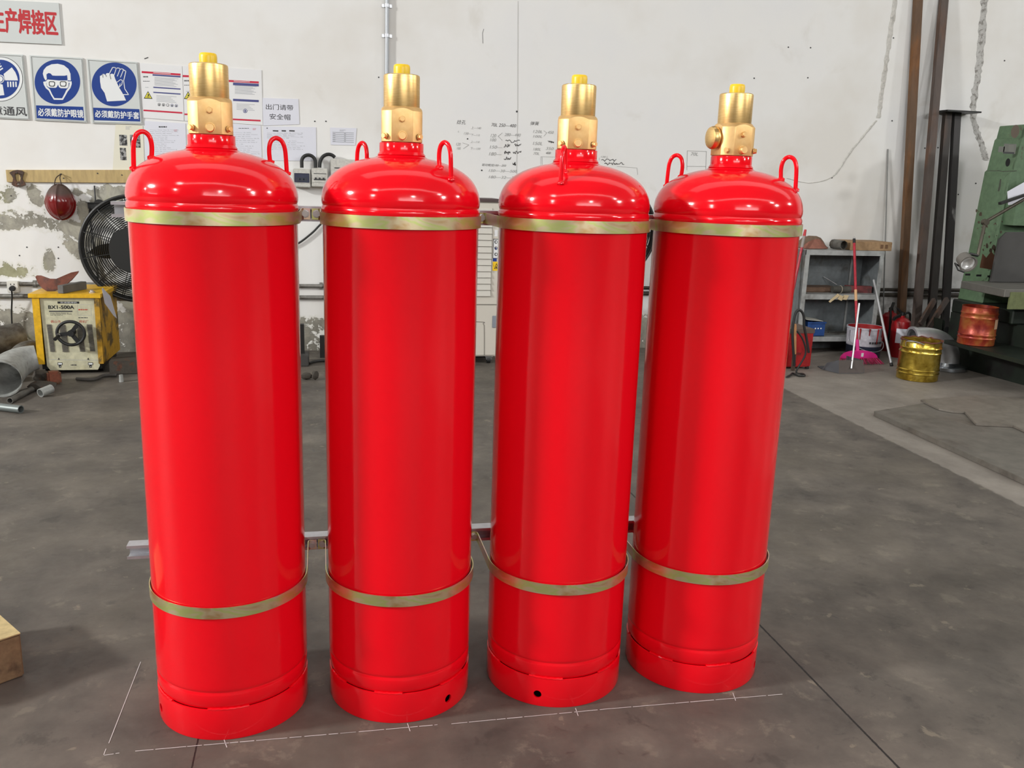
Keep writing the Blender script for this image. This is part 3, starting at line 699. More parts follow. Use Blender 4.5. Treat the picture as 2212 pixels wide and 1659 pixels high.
# wooden batten, hanging things
Z2 = dict(ox=0, oy=300, sc=5.53)
a = Art(WALL - 0.02, **Z2)
WOOD = rusty('pale_board', (196, 170, 116), (168, 142, 96), 0.5, 0.75, 9, 0.6, 0, 1.0, 0.2)
r = panel(a, 'wooden_plank', WOOD, [(68, 370), (1780, 370), (1790, 526), (82, 515)], 0.02, 'pale wooden plank fixed along the wall behind the leftmost cylinder', 'plank')
screws(r, [a.P((1165, 412)), a.P((1456, 432)), a.P((760, 470))])
def hang_bracket():
    Y = WALL - 0.034; a = Art(Y, **Z2)
    out = [(110, 405), (150, 380), (210, 370), (262, 380), (285, 400), (272, 440), (262, 480), (292, 520), (304, 550), (262, 568), (205, 578), (160, 562), (138, 545), (150, 505), (155, 470), (140, 440)]
    inn = [(178, 415), (205, 402), (232, 425), (248, 465), (238, 508), (195, 510), (182, 470)]
    P = [a.P(p) for p in out]; c = sum(P, Vector()) / len(P); root = thing('rusty_bracket', 'rusty cut steel bracket hanging at the left end of the wooden plank', 'bracket', (c.x, Y, c.z))
    m = MB().prism(P, (0, 0.012, 0))
    o = m.xf(Matrix.Translation(-root.location)).build('plate', rusty('dark_rust', (70, 52, 40), (96, 62, 42), 0.45, 0.6, 20), root, smooth=False)
    def ctr(pts): return MB().prism([a.P(p) - root.location - Vector((0, 0.02, 0)) for p in pts], (0, 0.05, 0))
    cu = []
    for pts in (inn, [(198, 528), (240, 524), (238, 542), (202, 546)]):
        cc = ctr(pts); cu.append(cc)
    tmp = []
    for cc in cu:
        k = cc.build('cutter', DARKV, root, smooth=False); tmp.append(k); mo = o.modifiers.new('b', 'BOOLEAN'); mo.operation = 'DIFFERENCE'; mo.solver = 'EXACT'; mo.object = k
    dg = bpy.context.evaluated_depsgraph_get(); dg.update(); me = bpy.data.meshes.new_from_object(o.evaluated_get(dg)); o.modifiers.clear(); o.data = me
    for k in tmp: bpy.data.objects.remove(k, do_unlink=True)
    n = a.P((205, 408)); part(root, MB().cyl(n + Vector((0, -0.02, 0)), n + Vector((0, 0.0145, 0)), 0.004, seg=8), 'nail', INKD)
hang_bracket()
def helmet():
    Y = WALL - 0.075; a = Art(Y, **Z2)
    top = a.P((690, 545)); bot = a.P((730, 962)); lf = a.P((538, 750)); rg = a.P((888, 760)); c = (lf + rg) / 2
    c.z = (top.z + bot.z) / 2
    root = thing('hard_hat', 'dusty dark red hard hat hanging by its strap from the wooden plank', 'hard hat', (c.x, WALL - 0.06, c.z))
    hw, hh = (rg.x - lf.x) / 2, (top.z - bot.z) / 2
    n = NT('dusty_red_hat'); tc = n.n('ShaderNodeTexCoord').outputs['Object']; sp = n.n('ShaderNodeSeparateXYZ'); n.l(tc, sp.inputs[0])
    f = n.math('ADD', sp.outputs[2], n.math('MULTIPLY', n.noise(14, 5), 0.05)); k = n.step(f, 0.05, 0.10)
    n.col(n.mix(k, (0.17, 0.010, 0.010, 1), srgb(86, 68, 62))); n.set(Roughness=n.math('ADD', n.math('MULTIPLY', k, 0.45), 0.18))
    rows = []
    N = 36
    for i in range(13):
        t = i / 12 * PI / 2; rows.append([])
        for j in range(N + 1):
            p = 2 * PI * j / N; tp = 1.0 - 0.16 * math.sin(p) * (1 if math.sin(p) > 0 else -0.3)
            rows[-1].append((hw * math.sin(t) * math.cos(p) * tp, -0.115 * math.cos(t), hh * math.sin(t) * math.sin(p)))
    part_ = MB().grid(rows); bmesh.ops.remove_doubles(part_.bm, verts=part_.bm.verts, dist=1e-5)
    part_.build('shell', n.m, root, ang=60)
    MB().tube([(hw * 1.03 * math.cos(2 * PI * j / 40) * (1.0 - 0.16 * max(0, math.sin(2 * PI * j / 40))), 0.002, hh * 1.02 * math.sin(2 * PI * j / 40)) for j in range(40)], 0.006, 6, closed=True).build('brim', n.m, root)
    MB().tube([(0, -0.118 * math.cos(t), hh * 1.0 * math.sin(t)) for t in [PI / 2 * (k_ - 8) / 9 for k_ in range(17)]], 0.008, 8).build('ridge', n.m, root)
    hook = a.P((712, 420)) - root.location; hook.y = 0.03
    for dx in (-0.03, 0.022):
        MB().tube(smoothpath([(dx, -0.01, hh * 0.96), (dx * 0.5, 0.0, hh + 0.05), hook], 4), 0.0035, 6).build('strap', simple('dark_webbing', (62, 48, 36), 0.8), root)
    MB().cyl(hook + Vector((0, -0.03, 0)), hook + Vector((0, 0.012, 0)), 0.004, seg=8).build('nail', INKD, root)
helmet()

# black channel bracket with wires above the fan
def ch_bracket():
    L = PY(188, 437, WALL - 0.06); R = PY(240, 437, WALL - 0.06); B = PY(192, 447, WALL - 0.06)
    root = thing('wall_bracket', 'short black steel channel bracket on the wall above the fan', 'bracket', ((L.x + R.x) / 2, WALL, L.z))
    h = L.z - B.z + 0.01
    part(root, MB().bb(L.x - 0.01, WALL - 0.07, L.z - 0.004, R.x + 0.01, WALL - 0.001, L.z), 'top_flange', BLKM, smooth=False)
    part(root, MB().bb(L.x, WALL - 0.05, L.z - h, R.x, WALL - 0.045, L.z - 0.004), 'web', BLKM, smooth=False)
    part(root, MB().bb(L.x, WALL - 0.05, L.z - h - 0.004, R.x, WALL - 0.001, L.z - h), 'lower_flange', BLKM, smooth=False)
    cx = (L.x + R.x) / 2
    part(root, MB().cyl((cx, WALL - 0.06, L.z - 0.015), (cx, WALL - 0.052, L.z - 0.015), 0.04, 0.034, 24), 'cable_gland', BLKM)
    w1 = MB().tube([PY(204, 401, WALL - 0.012), PY(205, 420, WALL - 0.012), PY(206, 434, WALL - 0.04)], 0.006, 8)
    part(root, w1, 'feed_wire', BLK)
ch_bracket()
w_ = MB().tube(smoothpath([PY(195, 448, WALL - 0.045), PY(194, 470, WALL - 0.02), PY(198, 500, WALL - 0.03), PY(202, 530, WALL - 0.02), PY(205, 560, WALL - 0.02), PY(211, 590, WALL - 0.02), PY(209, 628, WALL - 0.02)]), 0.009, 8)
o = w_.build('power_cable', BLK); tag(o, 'black cable hanging down the wall left of the big fan', 'cable')

# sockets, conduits
def conduit(name, z, x0, x1, r, label, dy=0.02, mat=None, clips=()):
    root = thing(name, label, 'conduit', ((x0 + x1) / 2, WALL - dy, z), 0, None)
    part(root, MB().cyl((x0, WALL - dy, z), (x1, WALL - dy, z), r, seg=16), 'pipe', mat or CONDM)
    for x in clips:
        part(root, MB().cyl((x - 0.012, WALL - dy, z), (x + 0.012, WALL - dy, z), r + 0.004, seg=16).bb(x - 0.012, WALL - dy, z - r - 0.012, x + 0.012, WALL - 0.001, z + r + 0.012), 'clip', mat or CONDM)
CONDM = rusty('dusty_grey_conduit', (148, 146, 140), (96, 88, 78), 0.5, 0.65, 8, 0.5, 0.5)
CONDD = rusty('dark_dusty_pipe', (86, 80, 72), (58, 50, 44), 0.45, 0.6, 8, 0.6, 0.3)
conduit('conduit_pipe', 0.547, -6.0, 0.62, 0.016, 'upper of two grey conduits running along the wall behind the cylinders', 0.02, CONDM, (-2.2, -0.02, -3.5))
conduit('conduit_pipe', 0.452, -6.0, 0.62, 0.017, 'lower of two grey conduits running along the wall behind the cylinders', 0.02, CONDM, (-2.6, 0.3))
conduit('conduit_pipe', 0.552, 1.45, 6.6, 0.014, 'upper of two dark pipes low on the wall behind the leaning steel', 0.02, CONDD, (3.9, 5.1))
conduit('conduit_pipe', 0.502, 1.45, 6.6, 0.018, 'lower of two dark pipes low on the wall behind the leaning steel', 0.024, CONDD, (4.4, 5.9))
vt = PY(837, -40, WALL - 0.02); vb_ = PY(834.5, 330, WALL - 0.02)
vr = thing('conduit_pipe', 'vertical grey conduit on the wall above the second cylinder', 'conduit', (vb_.x, WALL - 0.02, 1.3))
part(vr, MB().cyl((vb_.x, WALL - 0.02, 1.3), (vt.x, WALL - 0.02, 3.4), 0.0155, seg=16), 'pipe', simple('pale_grey_conduit', (176, 180, 184), 0.4, 0.3))
for v_ in (95, 30):
    p = PY(836, v_ - 18, WALL - 0.02); part(vr, MB().cyl(p + Vector((0, 0, -0.012)), p + Vector((0, 0, 0.012)), 0.020, seg=16).bb(p.x - 0.04, WALL - 0.008, p.z - 0.012, p.x + 0.04, WALL - 0.001, p.z + 0.012), 'clip', GALV)
p0, p1 = PY(14, 608, WALL - 0.05), PY(41, 632, WALL - 0.05)
r = thing('wall_socket', 'white wall socket with a black plug at the left edge of the photo', 'socket', ((p0.x + p1.x) / 2, WALL, p1.z))
SOCK = simple('ivory_plastic', (214, 212, 204), 0.45)
part(r, MB().bb(p0.x, WALL - 0.055, p1.z, p1.x, WALL - 0.001, p0.z).bevel(0.004), 'face_plate', SOCK)
pc = PY(27, 623, WALL - 0.06)
part(r, MB().cyl((pc.x, WALL - 0.055, pc.z), (pc.x, WALL - 0.09, pc.z), 0.022, 0.017, 20), 'plug', BLK)
for dx in (-0.012, 0.012):
    part(r, MB().box((pc.x + dx, WALL - 0.0555, p0.z - 0.022), (0.005, 0.002, 0.012)), 'contact_slot', INKK, smooth=False)
part(r, MB().tube(smoothpath([(pc.x, WALL - 0.085, pc.z - 0.015), PY(26, 640, WALL - 0.07), PY(25, 680, WALL - 0.05), PY(28, 712, WALL - 0.05), PY(40, 728, WALL - 0.06), PY(55, 740, WALL - 0.1)]), 0.006, 8), 'plug_lead', BLK)

# distribution boxes with cable loops
BOXM = rusty('grimy_ivory_plastic', (206, 204, 196), (168, 158, 140), 0.62, 0.85, 14, 0.5)
SMOKE = simple('smoked_window', (58, 66, 84), 0.15, 0, 0.2, 20)
def dist_box(a_, b_, label, window):
    p0, p1 = PY(a_[0], a_[1], WALL - 0.09), PY(b_[0], b_[1], WALL - 0.09)
    r = thing('distribution_box', label, 'breaker box', ((p0.x + p1.x) / 2, WALL, p1.z), 0, 'ivory breaker boxes on the wall')
    part(r, MB().bb(p0.x, WALL - 0.09, p1.z, p1.x, WALL - 0.001, p0.z).bevel(0.005), 'case', BOXM)
    W_, H_ = p1.x - p0.x, p0.z - p1.z
    part(r, MB().bb(p0.x + 0.004, WALL - 0.094, p1.z + H_ * 0.22, p1.x - 0.004, WALL - 0.088, p0.z - H_ * 0.20).bevel(0.002), 'cover', BOXM)
    if window == 0:
        part(r, MB().bb(p0.x + W_ * 0.06, WALL - 0.097, p1.z + H_ * 0.26, p1.x - W_ * 0.06, WALL - 0.093, p0.z - H_ * 0.24).bevel(0.002), 'smoked_lid', SMOKE)
        for k in range(3):
            cx = p0.x + W_ * (0.28 + 0.22 * k); part(r, MB().cyl((cx, WALL - 0.0975, p1.z + H_ * 0.42), (cx, WALL - 0.0965, p1.z + H_ * 0.42), 0.018, seg=14), 'breaker_switch', simple('dim_breaker', (36, 42, 56), 0.4))
    else:
        part(r, MB().bb(p0.x + W_ * 0.14, WALL - 0.096, p1.z + H_ * 0.36, p1.x - W_ * 0.14, WALL - 0.0935, p1.z + H_ * 0.42), 'breaker_slot', INKD, smooth=False)
        part(r, MB().bb(p0.x + W_ * 0.14, WALL - 0.096, p0.z - H_ * 0.30, p1.x - W_ * 0.1, WALL - 0.0935, p0.z - H_ * 0.27), 'cover_seam', INKD, smooth=False)
        for k in range(3):
            cx = p0.x + W_ * (0.26 + 0.24 * k); part(r, MB().bb(cx - 0.007, WALL - 0.101, p1.z + H_ * 0.42, cx + 0.007, WALL - 0.094, p1.z + H_ * 0.50), 'breaker_switch', INKD, smooth=False)
    return r, p0, p1
r1, b0, b1 = dist_box((633, 364), (671, 405), 'small ivory breaker box with a smoked window, right of the leftmost cylinder', 0)
r2, c0, c1 = dist_box((672.5, 363), (708.5, 404), 'small ivory breaker box with open breakers, left of the second cylinder', 1)
r3, d0, d1 = dist_box((714, 343), (772, 412), 'larger ivory breaker box partly hidden behind the shoulder of the second cylinder', 1)
def loop(u0, u1, vtop, vb, label):
    Y = WALL - 0.05; p0, p1 = PY(u0, vb, Y), PY(u1, vb, Y); t = PY((u0 + u1) / 2, vtop, Y)
    cx, rad = (p0.x + p1.x) / 2, (p1.x - p0.x) / 2
    pts = [(p0.x, Y, p0.z - 0.005)] + [(cx - rad * math.cos(k), Y, p0.z + (t.z - p0.z) * (0.45 + 0.55 * math.sin(k))) for k in [PI * i / 14 for i in range(15)]] + [(p1.x, Y, p1.z - 0.005)]
    o = MB().tube(pts, 0.0145, 10).build('power_cable', BLK); tag(o, label, 'cable', None); return o
loop(652, 681.5, 335, 361, 'thick black cable looping between the two small breaker boxes')
YL = WALL - 0.05
pts = smoothpath([PY(690.5, 362, YL), PY(691.5, 350, YL), PY(697, 339, YL), PY(707, 333.5, YL), PY(717, 335, YL), PY(723.5, 340.2, YL)], 4)
tag(MB().tube(pts, 0.0145, 10).build('power_cable', BLK), 'thick black cable looping from the open breaker box to the larger box', 'cable')
w_ = MB().tube(smoothpath([PY(700, 478, WALL - 0.02), PY(690, 487, WALL - 0.02), PY(672, 505, WALL - 0.02), PY(640, 528, WALL - 0.02), PY(600, 540, WALL - 0.02)]), 0.008, 8)
tag(w_.build('power_cable', BLK), 'thin black cable slanting across the wall between the first two cylinders', 'cable')

# handwriting and marks on the plaster (parts of the wall)
a = Art(WALL - 0.0012, ox=960, oy=220, sc=5.53)
PEN = simple('pencil_grey', (150, 149, 147), 0.9); PEND = simple('pen_dark', (62, 60, 60), 0.9)
def hw(m, s_, x, y, ww, hh): a.text(m, s_, (x, y), (x + ww, y + hh), 1, -0.006, 0.25)
for s_, x, y, ww, hh in (('L', 160, 345, 18, 18), ('上—140', 318, 292, 118, 36), ('150—', 232, 362, 96, 32), ('下—110', 322, 382, 100, 32), ('上—110', 312, 460, 106, 34), ('120', 140, 488, 52, 36), ('100', 148, 540, 46, 32), ('下—100', 312, 542, 116, 34),
        ('120', 552, 382, 66, 44), ('100', 546, 434, 72, 40), ('280—440', 718, 372, 192, 44), ('150—', 542, 520, 150, 42), ('180—', 532, 600, 150, 46), ('120L', 1060, 336, 110, 38), ('100L', 1060, 396, 108, 34), ('450', 1236, 346, 68, 38), ('150L', 1058, 476, 112, 42), ('180L', 1062, 548, 88, 36), ('350', 1212, 540, 92, 36), ('70L', 1062, 600, 72, 34),
        ('150—30—500', 530, 804, 336, 42), ('180—32—5', 530, 880, 300, 42), ('120 L', 1870, 645, 84, 24)):
    hw(PEN, s_, x, y, ww, hh)
for s_, x, y, ww, hh in (('捻孔', 146, 214, 108, 56), ('70L 250—400', 562, 254, 294, 52), ('弹簧', 1026, 232, 106, 50), ('400', 1212, 596, 58, 30), ('驱动瓶组100—250', 446, 736, 290, 40)):
    hw(PEND, s_, x, y, ww, hh)
for l_ in ([(692, 370), (642, 410), (690, 460)], [(218, 490), (292, 514), (226, 560)], [(1186, 344), (1222, 370), (1188, 412)]): a.line(PEN, l_, 4)
r = random.Random(4)
for x, y, ww, hh in ((730, 452, 170, 40), (710, 500, 70, 46), (840, 496, 74, 34), (716, 586, 70, 44), (820, 586, 96, 40), (712, 656, 84, 36), (1876, 682, 176, 30), (1236, 466, 70, 26), (1912, 726, 100, 30), (2020, 720, 126, 30), (816, 716, 36, 44)):
    pts = [(x + ww * i / 14, y + hh * r.random()) for i in range(15)]; a.line(PEND, pts, 6)
a.disc(INKK, (446, 818), 9, 9); a.disc(INKD, (866, 116), 12, 12)
a.line(PEN, [(1150, 800), (1152, 655), (1400, 662)], 3); a.line(PEN, [(1168, 780), (1168, 660)], 3); a.line(PEN, [(2060, 770), (2300, 790), (2310, 870)], 3); a.line(PEN, [(1848, 700), (1850, 668)], 3)
# sketch of a frame near the right-hand cylinder
for l_ in ([(2900, 585), (3130, 592)], [(2900, 585), (2896, 815)], [(3128, 592), (3122, 815)], [(2896, 770), (3120, 772)]): a.line(PEN, l_, 4)
a.text(PEN, '70L', (2945, 602), (3030, 645), 1, -0.006, 0.2)
# faint seams and drill holes
a.line(simple('seam_grey', (186, 184, 180), 0.9), [(880, -1200), (876, 100), (862, 860)], 5)
for u, v in ((818, 167), (1010, 300), (704, 262), (1703, 102), (1629, 169), (1930, 82), (1751, 103), (1745, 168), (1797, 384), (2170, 131), (2124, 63), (1998, 320), (2026, 319), (1927, 261), (24, 423), (58, 534), (126, 534), (42, 552), (126, 558), (680, 262), (2070, 420), (2108, 396)):
    a.disc(INKD, ((u - 960) * 5.53, (v - 220) * 5.53), 9, 9, 1, 10)
a.line(INKD, [(-3582, -515), (-3540, -530)], 10); a.line(INKD, [(460, -700), (455, -820), (470, -870)], 4)
a.build(wb, {'pencil_grey': 'handwriting', 'pen_dark': 'handwriting', 'seam_grey': 'plaster_seam', 'dark_ink': 'drill_hole', 'black_ink': 'pen_dot'})
# filled chases in the plaster (right)
def chase(pts, wd, mat, seed):
    r = random.Random(seed); pts = smoothpath([PY(u, v, WALL) for u, v in pts], 10); rows = [[], [], []]
    for i, p in enumerate(pts):
        k = wd * (0.7 + 0.6 * r.random()); rows[0].append((p.x - k, WALL - 0.0005, p.z)); rows[1].append((p.x + (r.random() - 0.5) * wd * 0.5, WALL - 0.004 - 0.004 * r.random(), p.z)); rows[2].append((p.x + wd * (0.7 + 0.6 * r.random()), WALL - 0.0005, p.z))
    MB().grid(rows).build('plaster_chase', mat, wb, ang=180)
CH1 = rusty('rough_grey_filler', (196, 194, 190), (150, 146, 140), 0.5, 0.62, 24, 0.9)
CH2 = rusty('smooth_pale_filler', (212, 209, 202), (198, 194, 186), 0.5, 0.7, 10, 0.9)
chase([(2128, -20), (2122, 60), (2115, 140), (2106, 200), (2102, 250), (2112, 290), (2126, 330), (2129, 346)], 0.035, CH1, 2)
chase([(1937, -20), (1925, 60), (1915, 130), (1905, 200), (1898, 255)], 0.022, CH2, 3)
chase([(1893, 260), (1860, 300), (1832, 335), (1800, 380), (1750, 395), (1700, 385)], 0.012, CH2, 4)

# ------------------------------------------------------------------ wall fans
FANBLK = simple('fan_black', (40, 40, 39), 0.45, 0.3)
def fan(u, v, Y, R, label, tilt=0.0):
    c = PY(u, v, Y); root = thing('wall_fan', label, 'fan', c, 0, 'big black wall fans')
    MB().tube([(R * math.cos(t), -0.03, R * math.sin(t)) for t in [2 * PI * i / 72 for i in range(72)]], 0.012, 8, closed=True).tube([(R * 1.0 * math.cos(t), 0.03, R * math.sin(t)) for t in [2 * PI * i / 72 for i in range(72)]], 0.012, 8, closed=True).lathe([(R, -0.02), (R + 0.004, -0.02), (R + 0.004, 0.02), (R, 0.02)], (0, -0.015, 0), 64, Matrix.Rotation(PI / 2, 3, 'X'), closed=True).build('rim', FANBLK, root)
    def guard(y0, bulge, name):
        m = MB()
        for k in range(18):
            rr = R * (0.34 + 0.66 * k / 18); yy = y0 + bulge * math.cos(rr / R * PI / 2)
            m.tube([(rr * math.cos(t), yy, rr * math.sin(t)) for t in [2 * PI * i / 56 for i in range(56)]], 0.0030, 4, closed=True)
        for k in range(12):
            t = 2 * PI * k / 12 + 0.2
            m.tube([(R * q * math.cos(t), y0 + bulge * math.cos(q * PI / 2), R * q * math.sin(t)) for q in (0.3, 0.5, 0.7, 0.85, 1.0)], 0.0032, 5)
        m.build(name, FANBLK, root)
    guard(-0.03, -0.09, 'front_guard'); guard(0.03, 0.07, 'rear_guard')
    MB().lathe([(0.0, -0.16), (R * 0.42, -0.16), (R * 0.43, -0.15), (R * 0.43, -0.07), (R * 0.40, -0.06), (R * 0.2, -0.04), (R * 0.2, 0.10), (0, 0.10)], (0, 0, 0), 40, Matrix.Rotation(-PI / 2, 3, 'X')).build('motor_hub', FANBLK, root)
    for k in range(3):
        t0 = PI + 0.10 + 2 * PI * k / 3; rows = []
        for i in range(9):
            q = 0.30 + 0.60 * i / 8; wd = 0.30 * math.sin(PI * (0.25 + 0.72 * i / 8)) * (0.6 if q > 0.8 else 1.0)
            rows.append([(R * q * math.cos(t0 + s_ * wd / (q * 2.0)), -0.015 + 0.035 * s_, R * q * math.sin(t0 + s_ * wd / (q * 2.0))) for s_ in (-1, -0.33, 0.33, 1)])
        m = MB().grid(rows); m.solid(0.004); m.build('blade', FANBLK, root, ang=60)
    MB().bb(-0.03, 0.08, -0.03, 0.03, WALL - Y - 0.002, 0.03).bb(-0.07, WALL - Y - 0.012, -0.12, 0.07, WALL - Y - 0.002, 0.12).build('wall_arm', FANBLK, root, smooth=False)
fan(296, 537, 7.15, 0.392, 'big black wall fan behind the left side of the leftmost cylinder')
fan(1316, 500, 7.15, 0.395, 'big black wall fan seen only in the gap between the two right cylinders')
p = PY(1402, 506, WALL - 0.03)
r = thing('wall_bracket', 'small black bracket on the wall in the gap between the two right cylinders', 'bracket', (p.x, WALL, p.z))
part(r, MB().bb(p.x - 0.02, WALL - 0.05, p.z - 0.02, p.x + 0.05, WALL - 0.001, p.z + 0.022), 'bracket_body', BLKM, smooth=False)

# ------------------------------------------------------------------ evaporative air cooler between the second and third cylinder
AC = simple('beige_cabinet', (206, 200, 188), 0.5, 0, 0.04, 3); ACL = simple('cooler_louvre', (198, 194, 184), 0.5); SEAM = simple('cabinet_seam', (120, 116, 108), 0.7)
ya = 6.85
xr = PY(1078, 600, ya).x; xl = xr - 0.78; zt = PY(1055, 436, ya).z; zb = PY(1045, 770, ya).z
r = thing('air_cooler', 'tall beige air cooler cabinet with louvres, seen between the two middle cylinders', 'air cooler', ((xl + xr) / 2, ya + 0.2, 0))
part(r, MB().bb(xl, ya, zb, xr, ya + 0.42, zt).bevel(0.012), 'cabinet', AC)
part(r, MB().bb(xl - 0.005, ya - 0.01, zt, xr + 0.005, ya + 0.43, zt + 0.022), 'top_lid', simple('dark_lid', (74, 56, 56), 0.6), smooth=False)
g0 = PY(1058, 640, ya); gx = PY(1061, 560, ya).x
m = MB(); gt = PY(1050, 450, ya).z
nsl = 14
for i in range(nsl):
    z0 = g0.z + (gt - g0.z) * i / nsl; z1 = g0.z + (gt - g0.z) * (i + 1) / nsl
    m.prism([(xl + 0.06, ya - 0.014, z0 + 0.002), (xl + 0.06, ya - 0.004, z1 - 0.002), (xl + 0.06, ya + 0.004, z1 - 0.002), (xl + 0.06, ya - 0.004, z0 + 0.002)], (gx - xl - 0.06, 0, 0))
part(r, m, 'louvre', ACL, smooth=False)
part(r, MB().bb(gx, ya - 0.003, g0.z, gx + 0.004, ya + 0.001, gt), 'louvre_edge', SEAM, smooth=False)
zz = PY(1050, 657, ya).z; part(r, MB().bb(xl, ya - 0.006, zz - 0.004, xr, ya + 0.001, zz), 'panel_seam', SEAM, smooth=False)
h0, h1 = PY(1063.5, 682, ya), PY(1072, 708, ya); part(r, MB().bb(h0.x, ya - 0.006, h1.z, h1.x, ya + 0.001, h0.z).bevel(0.003), 'grip_recess', simple('blue_grey_plastic', (134, 140, 150), 0.5))
q0 = PY(1046, 705, ya); q1 = PY(1046, 768, ya)
part(r, MB().tube(smoothpath([(xl + 0.1, ya - 0.001, PY(1030, 695, ya).z), (q0.x - 0.05, ya - 0.001, PY(1030, 695, ya).z), (q0.x - 0.01, ya - 0.001, q0.z + 0.02), (q0.x, ya - 0.001, q0.z - 0.02), (q1.x, ya - 0.001, q1.z)]), 0.0025, 6), 'lower_panel_seam', SEAM)
a = Art(ya, ox=1010, oy=420, sc=4.05)
a.rect(PAPER, (236, 310), (262, 368), 3); a.rect(INKD, (224, 388), (262, 560), 3); a.rect(PAPER, (228, 394), (262, 556), 4)
for y_ in (416, 470, 524): a.disc(INKD, (248, y_), 14, 15, 5, 16); a.disc(PAPER, (250, y_), 8, 9, 6, 14)
a.poly(SBLUE, [(240, 466), (256, 466), (248, 486)], 7)
a.rect(SBLUE, (221, 558), (254, 586), 3); a.rect(simple('label_yellow', (240, 196, 20), 0.5), (220, 588), (262, 668), 3); a.poly(INKK, [(231, 652), (252, 600), (274, 652)], 4); a.poly(simple('label_yellow', (240, 196, 20), 0.5), [(237, 648), (252, 612), (268, 648)], 5); a.poly(INKK, [(240, 642), (252, 626), (262, 644)], 6)
a.build(r, {'sign_blue': 'label', 'white_paper': 'label', 'label_yellow': 'warning_label'})
part(r, MB().bb(xl + 0.05, ya + 0.05, 0.045, xr - 0.05, ya + 0.38, zb + 0.002), 'base_frame', DARKV, smooth=False)
for x in (xl + 0.06, xr - 0.06):
    for y in (ya + 0.05, ya + 0.36):
        part(r, MB().cyl((x - 0.014, y, 0.027), (x + 0.014, y, 0.027), 0.027, seg=20), 'caster', BLK)
        part(r, MB().prism([(x - 0.03, y - 0.035, 0.062), (x + 0.02, y - 0.035, 0.062), (x + 0.03, y - 0.015, 0.03), (x - 0.02, y - 0.015, 0.03)], (0, 0.004, 0)).bb(x - 0.03, y - 0.03, 0.056, x + 0.03, y + 0.03, zb), 'caster_bracket', GALV, smooth=False)

# ------------------------------------------------------------------ yellow arc welder
yw = 6.68
WY = rusty('worn_yellow_paint', (232, 180, 30), (150, 116, 40), 0.62, 0.72, 7, 0.45, 0, 2.0)
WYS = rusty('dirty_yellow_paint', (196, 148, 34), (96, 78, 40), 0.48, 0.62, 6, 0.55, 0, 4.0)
WC = rusty('grimy_cream_paint', (206, 202, 172), (182, 176, 136), 0.5, 0.75, 6, 0.5, 0, 3.0)
a = Art(yw, ox=0, oy=580, sc=4.61)
tl, tr = a.P((322, 250)), a.P((1020, 250)); bl = a.P((345, 955)); br = a.P((1010, 945))
xl, xr = a.P((350, 600)).x - 0.004, a.P((1008, 600)).x; zt = tl.z
r = thing('arc_welder', 'yellow arc welding machine with a black handwheel beside the pipe scrap', 'welder', ((xl + xr) / 2, yw + 0.25, 0))
zbm = bl.z
part(r, MB().bb(xl - 0.02, yw - 0.012, zt - 0.028, xr + 0.012, yw + 0.56, zt), 'top_cover', WY, smooth=False)
part(r, MB().bb(xl, yw, zbm, xl + 0.012, yw + 0.54, zt - 0.028).bb(xl, yw - 0.002, zbm, xl + 0.046, yw + 0.008, zt - 0.028), 'left_side_panel', WY, smooth=False)
part(r, MB().bb(xr - 0.012, yw, zbm, xr, yw + 0.54, zt - 0.028).bb(xr - 0.034, yw - 0.002, zbm, xr, yw + 0.008, zt - 0.028), 'right_side_panel', WYS, smooth=False)
zc = a.P((740, 1030)).z + 0.012
part(r, MB().prism([(xl + 0.046, yw + 0.012, zt - 0.03), (xr - 0.03, yw + 0.012, zt - 0.03), (xr - 0.03, yw + 0.012, zc + 0.03), (xr - 0.045, yw + 0.012, zc), (xl + 0.075, yw + 0.012, zc), (xl + 0.056, yw + 0.012, zc + 0.03)], (0, 0.012, 0)), 'front_panel', WC, smooth=False)
part(r, MB().bb(xl + 0.02, yw + 0.03, 0.03, xr - 0.02, yw + 0.5, zbm + 0.02), 'chassis', BLKM, smooth=False)
part(r, MB().bb(xl + 0.012, yw + 0.53, zbm, xr - 0.012, yw + 0.54, zt - 0.028), 'rear_panel', WYS, smooth=False)
for x in (xl + 0.04, xr - 0.04):
    for y in (yw + 0.1, yw + 0.42): part(r, MB().cyl((x - 0.015, y, 0.03), (x + 0.015, y, 0.03), 0.03, seg=18), 'wheel', BLK)
af = Art(yw + 0.012, ox=0, oy=580, sc=4.61)
af.rect(INKK, (572, 328), (790, 350), 1); af.text(SPRINT, '交流弧焊机', (600, 332), (768, 347), 2, 0.0)
af.text(INKK, 'BX1-500A', (480, 368), (738, 402), 1, 0.0, heavy=0.05)
af.rect(INKD, (488, 420), (722, 433), 1); af.scribble(INKD, (500, 438), (724, 468), 3, 4, 5)
af.line(INKG, [(768, 360), (906, 362), (910, 468), (778, 466), (768, 360)], 2)
af.scribble(simple('faded_red_ink', (176, 70, 50), 0.6), (780, 400), (886, 420), 1, 12, 6); af.text(simple('faded_red_ink', (176, 70, 50), 0.6), '佛山市', (502, 514), (606, 542), 1, 0.0); af.text(simple('faded_red_ink', (176, 70, 50), 0.6), '焊机厂', (786, 514), (884, 542), 1, 0.0)
af.scribble(INKD, (780, 484), (896, 497), 1, 8, 5); af.line(INKG, [(478, 905), (990, 915)], 3)
for x_ in (585, 878): af.poly(INKK, [(x_ - 10, 908), (x_, 888), (x_ + 12, 908)], 1)
for x_ in (598, 902):
    af.rect(INKK, (x_ - 26, 936), (x_ + 26, 962), 1); af.rect(SPRINT, (x_ - 20, 941), (x_ + 20, 956), 2); af.rect(INKK, (x_ - 13, 962), (x_ + 13, 986), 1); af.disc(SPRINT, (x_ + 2, 976), 4, 4, 2, 8)
af.scribble(INKD, (705, 952), (800, 970), 1, 12, 4)
af.build(r)
